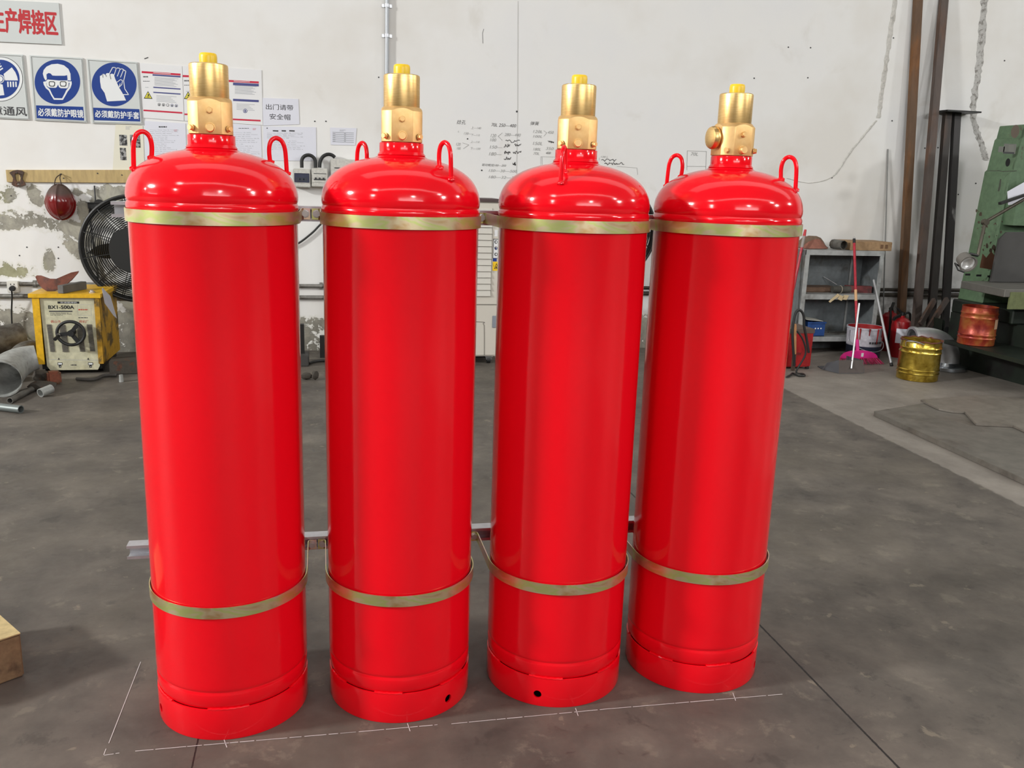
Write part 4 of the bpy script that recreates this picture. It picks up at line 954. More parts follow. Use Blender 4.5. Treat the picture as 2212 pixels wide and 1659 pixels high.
LV = simple('louvre_dark', (84, 80, 72), 0.6)
for x0, x1, y0, y1 in ((464, 545, 556, 830), (588, 680, 560, 832), (762, 846, 560, 828), (864, 945, 556, 826)):
    m = MB(); p0, p1 = af.P((x0, y0)), af.P((x1, y1)); off = 0.010
    N = 20
    for i in range(N):
        z0 = p0.z + (p1.z - p0.z) * i / N; z1 = p0.z + (p1.z - p0.z) * (i + 0.72) / N; sh = off * i / N
        m.prism([(p0.x + sh, yw + 0.0112, z0), (p0.x + sh, yw + 0.006, z1), (p0.x + sh, yw + 0.013, z1)], (p1.x - p0.x - off * 0.6, 0, 0))
    part(r, m, 'louvre', LV, smooth=False)
hc = PY(705 / 4.61, 580 + 645 / 4.61, yw - 0.05); hr = (PY(842 / 4.61, 580 + 645 / 4.61, yw - 0.05) - PY(568 / 4.61, 580 + 645 / 4.61, yw - 0.05)).x / 2
hwm = MB().tube([(hc.x + hr * math.cos(t), hc.y, hc.z + hr * 0.93 * math.sin(t)) for t in [2 * PI * i / 40 for i in range(40)]], 0.011, 10, closed=True)
hwm.cyl(hc + Vector((0, 0.06, 0)), hc + Vector((0, -0.012, 0)), 0.022, seg=20)
for t in (0.95, 3.3, 5.3):
    hwm.beam(hc, hc + Vector((hr * math.cos(t), 0, hr * 0.93 * math.sin(t))), 0.026, 0.012, (0, 1, 0))
hw_ = part(r, hwm, 'handwheel', BLK)
kp = PY(585 / 4.61, 580 + 664 / 4.61, yw - 0.055); kk = PY(548 / 4.61, 580 + 706 / 4.61, yw - 0.13)
part(r, MB().cyl(kp, kk, 0.010, 0.012, 16).cyl(kp + Vector((0, 0.01, 0)), kp + (kk - kp) * 0.22, 0.013, seg=16), 'crank_knob', BLK)
part(r, MB().cyl(kp + (kk - kp) * 0.02, kp + (kk - kp) * 0.2, 0.0145, seg=16), 'knob_collar', ZINC)
bx = xr - 0.06
part(r, MB().cyl((bx, yw + 0.07, zt - 0.002), (bx, yw + 0.07, zt + 0.02), 0.012, seg=6).cyl((bx, yw + 0.07, zt), (bx, yw + 0.07, zt + 0.008), 0.022, seg=16), 'terminal_bolt', ZINC)
tg = [PY(216, 622, yw + 0.05), PY(238, 640, yw + 0.12), PY(252, 688, yw + 0.10), PY(246, 683, yw + 0.06), PY(226, 655, yw + 0.04), PY(214, 624, yw + 0.03)]
tg = [Vector((max(p.x, xr + 0.016), p.y, p.z)) for i, p in enumerate(tg)]
m = MB().prism(tg, (0.002, 0, 0.001)); tagc = sum(tg, Vector()) / len(tg)
o = m.xf(Matrix.Translation(-tagc)).build('paper_strip', simple('grey_white_paper', (176, 174, 180), 0.7), None, tagc, smooth=False); tag(o, 'long pale strip of paper hanging down the side of the yellow welder', 'paper')
# rusty saddle and block on the welder
RUST = rusty('brown_rust', (112, 60, 42), (72, 46, 36), 0.45, 0.62, 9, 0.75)
def saddle(c, rad, half, wid, mat, label, up=False, rz=0.0, name='saddle_plate', ry=0.0, t=0.005):
    rows = []
    for s_ in (0, 1):
        rows.append([(rad * math.sin(k), (s_ - 0.5) * wid, (rad * math.cos(k) - rad) if up else (rad - rad * math.cos(k))) for k in [half * (2 * i / 16 - 1) for i in range(17)]])
    m = MB().grid(rows); m.solid(t)
    m.xf(Matrix.Rotation(rz, 4, 'Z') @ Matrix.Rotation(ry, 4, 'Y'))
    zmin = min(v.co.z for v in m.bm.verts)
    m.xf(Matrix.Translation((0, 0, -zmin)))
    o = m.build(name, mat, None, c, ang=40); return tag(o, label, 'steel plate')
asd = Art(yw + 0.16, ox=0, oy=580, sc=4.61)
tp = [(325, 92), (390, 86), (450, 98), (500, 111), (560, 112), (620, 86), (690, 56), (752, 48)]; bt = [(326, 100), (372, 152), (430, 202), (480, 226), (560, 224), (640, 186), (712, 122), (754, 58)]
rows = [[asd.P((t_[0] + (b_[0] - t_[0]) * k, t_[1] + (b_[1] - t_[1]) * k)) + Vector((0, 0.10 * ((i - 3.5) / 3.5) ** 2 - 0.04 * k, 0)) for i, (t_, b_) in enumerate(zip(tp, bt))] for k in (0, 0.25, 0.5, 0.75, 1.0)]
m = MB().grid(rows); lo = min(v.co.z for v in m.bm.verts); cc = asd.P((530, 150)); cc.z = zt + 0.001
m.xf(Matrix.Translation(-Vector((cc.x, cc.y, lo)))); m.solid(0.006)
lo2 = min(v.co.z for v in m.bm.verts); m.xf(Matrix.Translation((0, 0, -lo2)))
tag(m.build('saddle_plate', RUST, None, cc, ang=50), 'curved rusty brown plate standing like a saddle on the yellow welder', 'steel plate')
ba, bb_ = PY(131, 630, yw + 0.005), PY(181, 612, yw + 0.27)
dv = Vector((bb_.x - ba.x, 0.265, 0)); bm_ = Vector((ba.x, yw + 0.005, zt + 0.0295)) + dv * 0.5
m = MB().beam(-dv / 2, dv / 2, 0.045, 0.056).bevel(0.003)
o = m.build('steel_block', simple('dull_grey_steel', (104, 102, 98), 0.6, 0.3, 0.2, 10), None, bm_, smooth=False); tag(o, 'grey rectangular steel bar lying on the yellow welder beside the curved plate', 'steel bar')

# ------------------------------------------------------------------ pipe scrap at the left
STEEL = rusty('pale_pipe_steel', (176, 178, 174), (132, 130, 122), 0.5, 0.7, 7, 0.5, 0.35)
DSTEEL = rusty('dark_pipe_steel', (112, 110, 104), (78, 72, 64), 0.45, 0.62, 6, 0.55, 0.3, 6.0)
def pipe(p0, p1, r0, r1=None, t=0.006, mat=STEEL, name='pipe', label='', cat='pipe', seg=36, group=None, bend=None):
    """open pipe piece along a straight or bent axis, resting where it lies"""
    p0, p1 = Vector(p0), Vector(p1); r1 = r0 if r1 is None else r1
    n = 14; path = []
    for i in range(n + 1):
        k = i / n
        if bend is None: path.append(p0.lerp(p1, k))
        else:
            b = Vector(bend); path.append(p0 * (1 - k) ** 2 + b * 2 * k * (1 - k) + p1 * k * k)
    rad = [r0 + (r1 - r0) * i / n for i in range(n + 1)]
    full = path + path[::-1]; rr = rad + [max(x - t, x * 0.6) for x in rad[::-1]]
    m = MB(); rings = []; prev = None
    for i in range(n + 1):
        tt = (path[min(i + 1, n)] - path[max(i - 1, 0)]).normalized()
        if prev is None: nx = tt.cross(Vector((0, 0, 1)) if abs(tt.z) < 0.9 else Vector((1, 0, 0))).normalized()
        else: nx = (prev - tt * prev.dot(tt)).normalized()
        prev = nx; ny = tt.cross(nx)
        rings.append((path[i], nx, ny))
    order = [(rings[i], rad[i]) for i in range(n + 1)] + [(rings[i], max(rad[i] - t, rad[i] * 0.6)) for i in range(n, -1, -1)]
    vs = [[m.bm.verts.new(p + q * (math.cos(2 * PI * k / seg) * nx + math.sin(2 * PI * k / seg) * ny)) for k in range(seg)] for (p, nx, ny), q in order]
    for a_, b_ in zip(vs, vs[1:] + vs[:1]):
        for k in range(seg): m.bm.faces.new((a_[k], a_[(k + 1) % seg], b_[(k + 1) % seg], b_[k]))
    lo = min(v.co.z for v in m.bm.verts); c = (p0 + p1) / 2
    m.xf(Matrix.Translation((-c.x, -c.y, -lo)))
    o = m.build(name, mat, None, (c.x, c.y, max(lo, 0.0)), ang=40)
    return tag(o, label, cat, group)
def at(u, v, Y, z=None):
    p = PY(u, v, Y)
    if z is not None: p.z = z
    return p
GP = 'scrap pipe pieces heaped by the left edge'
pipe(at(4, 840, 5.98), at(81, 791, 6.34), 0.122, 0.082, 0.006, STEEL, 'pipe_reducer', 'big pale pipe reducer with its wide mouth facing out, front of the scrap heap', 'pipe fitting', 40, GP, at(26, 800, 6.30))
pipe(at(-60, 755, 7.05), at(48, 735, 7.25), 0.125, 0.125, 0.006, DSTEEL, 'pipe_elbow', 'large dark pipe lying against the wall at the back of the scrap heap', 'pipe fitting', 36, GP)
pipe(at(36, 795, 6.60), at(74, 758, 6.80), 0.082, 0.07, 0.006, DSTEEL, 'pipe_elbow', 'dark bent pipe elbow leaning beside the yellow welder', 'pipe fitting', 32, GP, at(44, 756, 6.75))
pipe(at(-22, 800, 6.40), at(14, 782, 6.50), 0.06, 0.06, 0.006, DSTEEL, 'pipe_elbow', 'dark pipe elbow at the left photo edge above the big reducer', 'pipe fitting', 28, GP, at(6, 800, 6.45))
pipe(at(22, 873, 5.82, 0.02), at(72, 844, 6.15, 0.02), 0.019, 0.019, 0.004, DSTEEL, 'steel_pipe', 'thin grey pipe lying on the floor below the big reducer', 'pipe', 18, GP)
pipe(at(-30, 884, 5.70, 0.024), at(46, 892, 5.58, 0.024), 0.024, 0.024, 0.005, simple('greenish_grey_pipe', (116, 122, 120), 0.45, 0.5), 'steel_pipe', 'thin greenish grey pipe on the floor, nearest of the scrap heap', 'pipe', 18, GP)
pipe(at(88, 862, 5.98), at(112, 852, 6.05), 0.028, 0.028, 0.005, STEEL, 'pipe_offcut', 'short pale pipe offcut on the floor in front of the orange block', 'pipe fitting', 24, GP)
def lump(c, d, seed, mat, name, label, cat, grp=None):
    r_ = random.Random(seed); m = MB(); bmesh.ops.create_icosphere(m.bm, subdivisions=2, radius=0.5)
    for v in m.bm.verts: v.co = Vector((v.co.x * d[0], v.co.y * d[1], v.co.z * d[2])) * (0.85 + 0.3 * r_.random())
    lo = min(v.co.z for v in m.bm.verts); m.xf(Matrix.Translation((0, 0, -lo)))
    o = m.build(name, mat, None, (c.x, c.y, 0), ang=25); return tag(o, label, cat, grp)
SCR = rusty('dark_scrap_metal', (74, 68, 60), (98, 64, 46), 0.55, 0.65, 20, 0.7, 0.2)
lump(at(92, 840, 6.16), (0.17, 0.09, 0.07), 3, SCR, 'scrap_piece', 'dark flat scrap piece on the floor right of the big reducer', 'scrap')
lump(at(88, 822, 6.42), (0.11, 0.10, 0.09), 8, SCR, 'scrap_piece', 'dark scrap piece lying between the big reducer and the yellow welder', 'scrap')
o = MB().box((0, 0, 0.045), (0.085, 0.07, 0.09)).bevel(0.012).build('orange_block', rusty('orange_brown_paint', (138, 76, 52), (98, 70, 48), 0.45, 0.6, 14, 0.5), None, at(118, 832, 6.36, 0), smooth=False)
o.rotation_euler = (0, 0, 0.4); tag(o, 'small orange brown block on the floor below the yellow welder', 'block')
o = MB().tube(smoothpath([at(165, 812, 6.45, 0.014), at(200, 816, 6.42, 0.014), at(225, 806, 6.55, 0.014), at(252, 806, 6.55, 0.014)]), 0.012, 8).build('rubber_hose', simple('dusty_hose', (66, 62, 58), 0.7)); tag(o, 'dusty rubber hose snaking over the floor under the yellow welder', 'hose')
o = MB().bb(-0.14, -0.08, 0, 0.14, 0.08, 0.10).bevel(0.006).build('steel_bar', SCR, None, at(285, 806, 6.72, 0), smooth=False); o.rotation_euler = (0, 0, 0.1); tag(o, 'dark heavy bar lying at the wall between welder and leftmost cylinder', 'steel bar')
o = MB().cyl((0, 0, 0), (0, 0, 0.05), 0.016, 0.013, 8).build('bolt_offcut', STEEL, None, at(262, 820, 6.40, 0)); tag(o, 'small pale bolt end standing on the floor by the leftmost cylinder', 'bolt')
# post and scraps between the first two cylinders
pb = at(655, 788, 6.92, 0)
r = thing('floor_stand', 'black steel stand seen just right of the leftmost cylinder', 'stand', (pb.x - 0.04, 6.95, 0))
ptop = PY(655, 700, 6.95)
part(r, MB().bb(pb.x - 0.06, 6.93, 0.03, pb.x + 0.012, 6.98, ptop.z), 'post', BLKM, smooth=False)
part(r, MB().bb(pb.x - 0.18, 6.84, 0, pb.x + 0.045, 7.04, 0.085).bevel(0.006), 'foot', simple('grey_cast_foot', (62, 60, 58), 0.6), smooth=False)
o = MB().tube(smoothpath([at(668, 788, 6.9, 0.012), at(674, 783, 6.95, 0.012), at(690, 780, 7.0, 0.012), at(720, 780, 7.0, 0.012)]), 0.010, 8).build('power_cable', BLK); tag(o, 'black cable on the floor running right from the black stand', 'cable')
lump(at(681, 820, 6.36), (0.05, 0.04, 0.07), 5, SCR, 'scrap_piece', 'upright dark nut-like scrap on the floor between the first two cylinders', 'scrap')
lump(at(662, 818, 6.38), (0.09, 0.05, 0.05), 6, SCR, 'scrap_piece', 'flat dark scrap on the floor just right of the leftmost cylinder', 'scrap')
p = PY(699, 745, 7.2)
o = MB().bb(-0.06, -0.02, 0, 0.03, 0.02, 0.18).build('steel_plate', BLKM, None, (p.x + 0.03, 7.2, 0), smooth=False); tag(o, 'narrow dark plate standing at the wall just left of the second cylinder', 'steel plate')
# carton at the lower left edge
bc = Vector((-0.865, 2.534, 0)); da = Vector((-0.60, 0.80, 0)); db = Vector((-0.80, -0.60, 0)); CT = 0.136
r = thing('cardboard_carton', 'brown cardboard carton on the floor cut by the left photo edge', 'carton', bc + da * 0.16 + db * 0.15)
KR = rusty('brown_cardboard', (132, 112, 82), (112, 94, 70), 0.5, 0.7, 12, 0.85); KT = rusty('tan_cardboard', (206, 186, 134), (192, 172, 122), 0.5, 0.7, 10, 0.8)
P4 = [bc, bc + da * 0.32, bc + da * 0.32 + db * 0.3, bc + db * 0.3]
m = MB().prism([p + Vector((0, 0, 0.001)) for p in P4], (0, 0, CT - 0.004)); part(r, m.bevel(0.004), 'box', KR)
T = Vector((0, 0, CT - 0.0025))
for i, q in enumerate(([P4[0], P4[1], (P4[1] + P4[2]) / 2 - db * 0.001, (P4[0] + P4[3]) / 2 - db * 0.001], [(P4[0] + P4[3]) / 2 + db * 0.001, (P4[1] + P4[2]) / 2 + db * 0.001, P4[2], P4[3]])):
    part(r, MB().prism([p + T for p in q], (0, 0, 0.003)), 'flap', KT, smooth=False)

# ------------------------------------------------------------------ grey shelf unit at the right
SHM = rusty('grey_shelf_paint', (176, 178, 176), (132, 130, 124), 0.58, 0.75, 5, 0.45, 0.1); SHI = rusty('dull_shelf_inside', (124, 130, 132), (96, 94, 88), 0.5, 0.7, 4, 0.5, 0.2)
ys, yb_ = 7.12, 7.44
x0, x1 = PY(1742, 545, ys).x, PY(1911, 545, ys).x
zt = PY(1830, 541, ys).z; z_mid = PY(1800, 635, ys).z; z_bot = PY(1800, 727, ys).z
r = thing('shelf_unit', 'grey steel shelf unit with open shelves against the wall on the right', 'shelf unit', ((x0 + x1) / 2, (ys + yb_) / 2, 0))
part(r, MB().bb(x0, ys, zt - 0.045, x1, ys + 0.012, zt).bb(x0, ys, zt - 0.003, x1, yb_, zt), 'top_shelf', SHM, smooth=False)
part(r, MB().bb(x0 + 0.036, ys, z_mid - 0.05, x1 - 0.036, ys + 0.010, z_mid).bb(x0 + 0.012, ys, z_mid - 0.004, x1 - 0.012, yb_ - 0.012, z_mid), 'middle_shelf', SHM, smooth=False)
part(r, MB().bb(x0 + 0.036, ys, z_bot - 0.045, x1 - 0.036, ys + 0.010, z_bot).bb(x0 + 0.012, ys, z_bot - 0.004, x1 - 0.012, yb_ - 0.012, z_bot), 'bottom_shelf', SHM, smooth=False)
for x in (x0, x1 - 0.036):
    part(r, MB().bb(x, ys - 0.002, 0, x + 0.036, ys + 0.01, zt - 0.002), 'post', SHM, smooth=False)
for x in (x0, x1 - 0.006):
    part(r, MB().bb(x, ys + 0.01, 0, x + 0.006, yb_, zt - 0.003), 'side_panel', SHI, smooth=False)
part(r, MB().bb(x0 + 0.006, yb_ - 0.01, 0, x1 - 0.006, yb_, zt - 0.003), 'back_panel', SHI, smooth=False)
xm = PY(1834, 600, yb_ - 0.02).x; part(r, MB().bb(xm, yb_ - 0.02, z_bot, xm + 0.02, yb_ - 0.01, zt - 0.003), 'back_rib', SHM, smooth=False)
# on the top
CB = rusty('brown_carton', (172, 140, 104), (152, 120, 88), 0.55, 0.75, 8, 0.85)
p0 = PY(1858, 541, ys + 0.02); p1 = PY(1923, 541, ys + 0.02); q = PY(1923, 522, ys + 0.02)
r = thing('cardboard_box', 'flat brown cardboard box on the top of the shelf unit', 'box', ((p0.x + p1.x) / 2, ys + 0.15, zt + 0.001))
hb = q.z - p1.z
part(r, MB().bb(p0.x - 0.09, ys + 0.0, zt + 0.001, p1.x, ys + 0.30, zt + 0.001 + hb).bevel(0.003), 'box', CB)
part(r, MB().bb(p0.x - 0.09, ys + 0.145, zt + hb + 0.0005, p1.x + 0.0005, ys + 0.152, zt + hb + 0.0018), 'flap_seam', simple('carton_gap', (92, 72, 52), 0.9), smooth=False)
for xx in (1905, 1915): part(r, MB().box((PY(xx, 532, ys).x, ys - 0.0006, zt + hb * 0.5), (0.028, 0.001, hb * 0.45)), 'printed_mark', simple('carton_print', (112, 84, 60), 0.9), smooth=False)
PINK = rusty('pinkish_rust', (146, 94, 78), (110, 84, 66), 0.5, 0.65, 9, 0.75, 0, 3.0); BRN = rusty('brown_grey_rust', (120, 98, 80), (92, 74, 60), 0.5, 0.65, 9, 0.75, 0, 1.0)
c1 = PY(1768, 541, ys + 0.06)
def half_plate(Y, tp, y_base, mat, label, lean):
    A_s = Art(Y, ox=1690, oy=480, sc=4.74); n_ = len(tp)
    rows = [[A_s.P((x_, y_base + (y_ - y_base) * k)) + Vector((0, 0.05 * ((i - (n_ - 1) / 2) / ((n_ - 1) / 2)) ** 2 + lean * k, 0)) for i, (x_, y_) in enumerate(tp)] for k in (0.0, 0.25, 0.5, 0.75, 1.0)]
    m = MB().grid(rows); m.solid(0.007); lo = min(v.co.z for v in m.bm.verts); cc = A_s.P((tp[n_ // 2][0], y_base)); cc.z = zt + 0.001
    m.xf(Matrix.Translation(-Vector((cc.x, cc.y, lo)))); tag(m.build('saddle_plate', mat, None, cc, ang=50), label, 'steel plate')
half_plate(ys + 0.06, [(252, 272), (268, 244), (300, 212), (345, 188), (395, 180), (440, 198), (478, 236), (502, 272)], 276, PINK, 'pinkish rusty arched plate on top of the shelf unit, nearer the front', 0.05)
half_plate(ys + 0.17, [(190, 262), (212, 205), (240, 166), (300, 148), (380, 152), (430, 172), (468, 210), (500, 258)], 268, BRN, 'brown rusty arched plate on top of the shelf unit, behind the pinkish one', 0.05)
c2 = PY(1818, 536, ys + 0.05)
pipe((c2.x, ys + 0.02, zt + 0.045), (c2.x - 0.02, ys + 0.16, zt + 0.045), 0.040, 0.044, 0.004, DSTEEL, 'pipe_offcut', 'short dark pipe offcut with a ragged mouth on top of the shelf unit', 'pipe fitting', 9)
# middle shelf
o = MB().bb(-0.19, -0.10, 0, 0.17, 0.10, 0.045).bevel(0.008).build('wood_offcut', rusty('brown_wood', (118, 92, 74), (92, 70, 56), 0.5, 0.7, 8, 0.8, 0, 0, 3.0), None, (PY(1777, 632, ys + 0.1).x, ys + 0.2, z_mid + 0.001)); tag(o, 'brown wood offcut lying at the left of the middle shelf', 'wood')
cx = PY(1815, 632, ys + 0.05).x
r = thing('paper_bundle', 'dark rolled bundle with loose tan paper slips hanging over the middle shelf edge', 'bundle', (cx, ys + 0.05, z_mid + 0.001))
part(r, MB().cyl((cx - 0.08, ys + 0.055, z_mid + 0.036), (cx + 0.09, ys + 0.045, z_mid + 0.036), 0.030, 0.030, 16), 'roll', simple('dark_grey_cloth', (72, 70, 64), 0.8, 0, 0.4, 14))
part(r, MB().tube([(cx + 0.0, ys + 0.052 - 0.032 * math.cos(t), z_mid + 0.036 + 0.032 * math.sin(t)) for t in [2 * PI * i / 16 for i in range(16)]], 0.003, 5, closed=True), 'tie', simple('pale_string', (168, 158, 140), 0.8))
TAN = simple('tan_paper', (204, 184, 146), 0.8)
for pts in ([(1810, 634), (1790, 651), (1793, 654), (1815, 638)], [(1815, 637), (1824, 641), (1818, 650), (1809, 646)], [(1823, 637), (1834, 638), (1829, 648), (1819, 647)]):
    part(r, MB().prism([PY(u, v, ys - 0.006) for u, v in pts], (0, 0.0015, 0)), 'paper_slip', TAN, smooth=False)
o = MB().bb(-0.09, -0.03, 0, 0.14, 0.03, 0.06).build('painted_bar', rusty('dull_red_paint', (120, 54, 54), (84, 48, 46), 0.5, 0.7, 12, 0.6), None, (PY(1845, 625, ys + 0.15).x, ys + 0.135, z_mid + 0.001), smooth=False); o.rotation_euler = (0, 0, -0.25); tag(o, 'dull red bar lying at the right of the middle shelf', 'steel bar')
o = MB().tube([(PY(1792, 598, ys + 0.2).x, ys + 0.3, PY(1792, 598, ys + 0.3).z), (PY(1813, 615, ys + 0.2).x, ys + 0.24, PY(1813, 615, ys + 0.24).z), (PY(1816, 626, ys + 0.15).x, ys + 0.15, z_mid + 0.006)], 0.004, 6).build('thin_rod', ALU); tag(o, 'thin bright bent rod standing inside the middle shelf', 'rod')
# bottom shelf
BLU = simple('blue_plastic', (38, 76, 138), 0.45, 0, 0.25, 8)
b0, b1 = PY(1742, 728, ys + 0.02), PY(1779, 728, ys + 0.02); bt_ = PY(1760, 697, ys + 0.02)
r = thing('plastic_crate', 'blue plastic crate with papers on the bottom shelf', 'crate', ((b0.x + b1.x) / 2, ys + 0.12, z_bot + 0.001))
hb = bt_.z - b0.z
m = MB(); W_ = b1.x - b0.x; tp_ = 0.012
for (xa, ya_, xb, yb2) in ((0, 0, W_, 0.006), (0, 0.20, W_, 0.206), (0, 0.006, 0.006, 0.20), (W_ - 0.006, 0.006, W_, 0.20)):
    m.bb(b0.x + xa, ys + 0.015 + ya_, z_bot + 0.002, b0.x + xb, ys + 0.015 + yb2, z_bot + hb)
m.bb(b0.x, ys + 0.015, z_bot + 0.001, b1.x, ys + 0.22, z_bot + 0.006).bb(b0.x - 0.006, ys + 0.006, z_bot + hb - 0.012, b1.x + 0.006, ys + 0.0149, z_bot + hb)
part(r, m, 'tub', BLU, smooth=False)
for k in range(3): part(r, MB().cyl((b0.x + W_ * (0.45 + 0.16 * k), ys + 0.0156, z_bot + hb * 0.55), (b0.x + W_ * (0.45 + 0.16 * k), ys + 0.0136, z_bot + hb * 0.55), 0.007, seg=10), 'stud', SPRINT)
pp_ = [(b0.x - 0.02, ys + 0.02, z_bot + hb + 0.020), (b1.x - 0.02, ys + 0.02, z_bot + hb + 0.004), (b1.x - 0.01, ys + 0.17, z_bot + hb + 0.006), (b0.x + 0.0, ys + 0.19, z_bot + hb + 0.03)]
o = MB().prism(pp_, (0, 0, 0.003)).xf(Matrix.Translation(-Vector(pp_[0]))).build('paper_sheet', simple('grimy_paper', (196, 194, 184), 0.8), None, pp_[0], smooth=False); tag(o, 'grimy white paper lying over the blue plastic crate', 'paper')
rj = random.Random(3)
for k, lb in enumerate(('dark flat metal strip on the bottom shelf, nearest the blue crate', 'dark flat metal strip on the bottom shelf, in the middle', 'dark flat metal strip on the bottom shelf, behind the paint pail')):
    o = MB().bb(-0.11, -0.012, 0, 0.11, 0.012, 0.012).build('metal_strip', DSTEEL, None, (b1.x + 0.15 + 0.10 * k, ys + 0.12 + 0.05 * k, z_bot + 0.001), smooth=False); o.rotation_euler = (0, 0, -0.3 + 0.2 * k); tag(o, lb, 'metal strip')

# ------------------------------------------------------------------ things standing in front of the shelf
# paint pail
yp = 6.965
fx = PY(1862, 700, yp); pz = foot(1862, yp); rr = (PY(1900, 715, yp).x - PY(1824, 715, yp).x) / 2 * 0.91; hp = PY(1862, 711, yp - rr).z
r = thing('paint_pail', 'paint pail with white band and red drips behind the pink broom', 'pail', (pz.x, yp, 0))
PAILW = rusty('pail_white', (198, 196, 204), (178, 176, 184), 0.5, 0.7, 10, 0.4); PAILB = simple('pail_navy', (40, 46, 66), 0.4); PRED = simple('dried_red_paint', (150, 34, 36), 0.35)
m = MB().lathe([(0, 0.002), (rr * 0.90, 0.002), (rr * 0.905, 0.0), (rr * 0.93, hp * 0.42)], seg=40); m.build('lower_shell', PAILB, r)
MB().lathe([(rr * 0.93, hp * 0.42), (rr * 0.975, hp * 0.93)], seg=40).build('white_band', PAILW, r)
MB().lathe([(rr * 0.975, hp * 0.93), (rr, hp * 0.95), (rr, hp), (rr * 0.95, hp), (rr * 0.94, hp * 0.6), (0, hp * 0.6)], seg=40).build('rim', PAILW, r)
MB().lathe([(rr * 0.945, hp * 0.995), (rr * 0.938, hp * 0.62), (0, hp * 0.615)], seg=40).build('paint_film', PRED, r)
for i, (az, L) in enumerate(((-48, 0.3), (-20, 0.16), (8, 0.42), (30, 0.22), (37, 0.34), (-60, 0.2))):
    k = math.radians(az); R0 = rr * 1.004
    MB().tube([(R0 * math.sin(k), -R0 * math.cos(k), hp * 0.99), (R0 * 0.995 * math.sin(k), -R0 * 0.995 * math.cos(k), hp * (0.94 - L * 0.4)), (R0 * 0.965 * math.sin(k), -R0 * 0.965 * math.cos(k), hp * (0.94 - L))], [0.008, 0.005, 0.004], 6).build('paint_drip', PRED, r)
for k in range(6):
    k2 = math.radians(-14 + 9 * k); MB().box((rr * 0.952 * math.sin(k2), -rr * 0.952 * math.cos(k2), hp * 0.55), (0.016, 0.003, 0.018), Matrix.Rotation(k2, 3, 'Z')).build('printed_letter', INKD, r, smooth=False)
hq = [(-rr * 1.02, -0.01, hp * 0.9)] + [(-rr * 1.04 * math.cos(t), -rr * 0.62 * math.sin(t) - 0.02, hp * 0.62 - hp * 0.34 * math.sin(t)) for t in [PI * (i + 0.5) / 13 for i in range(13)]] + [(rr * 1.02, -0.01, hp * 0.9)]
hq = [(x * 1.0, -math.sqrt(max(0, (rr * 1.03) ** 2 - x * x)) if abs(x) < rr * 1.02 else -0.012, z) for x, y, z in hq]
MB().tube(smoothpath(hq, 3), 0.0035, 6).build('wire_handle', GALV, r)
lump2 = MB(); bmesh.ops.create_icosphere(lump2.bm, subdivisions=2, radius=0.042)
for v in lump2.bm.verts: v.co *= 0.7 + 0.6 * rj.random()
lo = min(v.co.z for v in lump2.bm.verts); lump2.xf(Matrix.Translation((0, 0, -lo)))
o = lump2.build('wrapper', simple('crumpled_wrapper', (168, 140, 112), 0.6), None, (pz.x - 0.06, yp, hp * 0.63), ang=15); tag(o, 'crumpled tan wrapper lying in the paint pail', 'wrapper')
# broom
yb2 = 6.66
bf = foot(1862, yb2); hc = PY(1853, 757, yb2); tip = PY(1845, 516, 7.09)
r = thing('broom', 'broom with bright pink fan head and long red handle', 'broom', (bf.x, yb2, 0))
PK = simple('pink_plastic', (228, 42, 140), 0.45); PKB = rusty('pink_bristle', (226, 70, 124), (196, 50, 96), 0.45, 0.6, 30, 0.7)
HDR = rusty('red_handle_paint', (184, 34, 54), (206, 60, 66), 0.5, 0.7, 8, 0.35)
L_, R_ = PY(1816, 774, yb2).x, PY(1894, 778, yb2).x; zb_ = PY(1850, 774, yb2).z; cx_ = (L_ + R_) / 2
pts = [(cx_ + (R_ - L_) / 2 * math.cos(t), yb2 - 0.012, zb_ + (hc.z - zb_) * math.sin(t) ** 0.9) for t in [PI * i / 20 for i in range(21)]]
part(r, MB().prism(pts, (0, 0.03, 0)).bevel(0.004), 'fan_head', PK)
m = MB(); rb = random.Random(5)
for i in range(46):
    k = i / 45; xa = L_ + (R_ - L_) * k; xb = xa + (k - 0.35) * 0.09 + 0.012; yy = yb2 + (rb.random() - 0.5) * 0.022
    m.cyl((xa, yy, zb_ + 0.004), (xb, yy - 0.004, 0.001 + 0.006 * rb.random()), 0.0045, 0.0035, 5)
part(r, m, 'bristles', PKB)
sck = Vector((hc.x, yb2 + 0.003, hc.z - 0.01))
part(r, MB().cyl(sck, sck + (tip - sck) * 0.10, 0.017, 0.014, 14), 'socket', PK)
part(r, MB().cyl(sck + (tip - sck) * 0.08, sck + (tip - sck) * 0.97, 0.0115, seg=14), 'handle', HDR)
part(r, MB().cyl(sck + (tip - sck) * 0.96, tip, 0.0125, seg=14), 'end_cap', BLK)
part(r, MB().tube([tip + Vector((0.009 * math.cos(t), 0, 0.009 * math.sin(t) + 0.008)) for t in [2 * PI * i / 14 for i in range(14)]], 0.002, 5, closed=True), 'hanging_loop', GALV)
gp = sck + (tip - sck) * 0.44; part(r, MB().cyl(gp, gp + (tip - sck) * 0.10, 0.0122, seg=14), 'worn_patch', simple('worn_tan', (204, 160, 116), 0.6))
part(r, MB().box((PY(1861, 766, yb2).x, yb2 - 0.0125, PY(1861, 766, yb2).z), (0.022, 0.002, 0.032)), 'price_tag', PAPER, smooth=False)
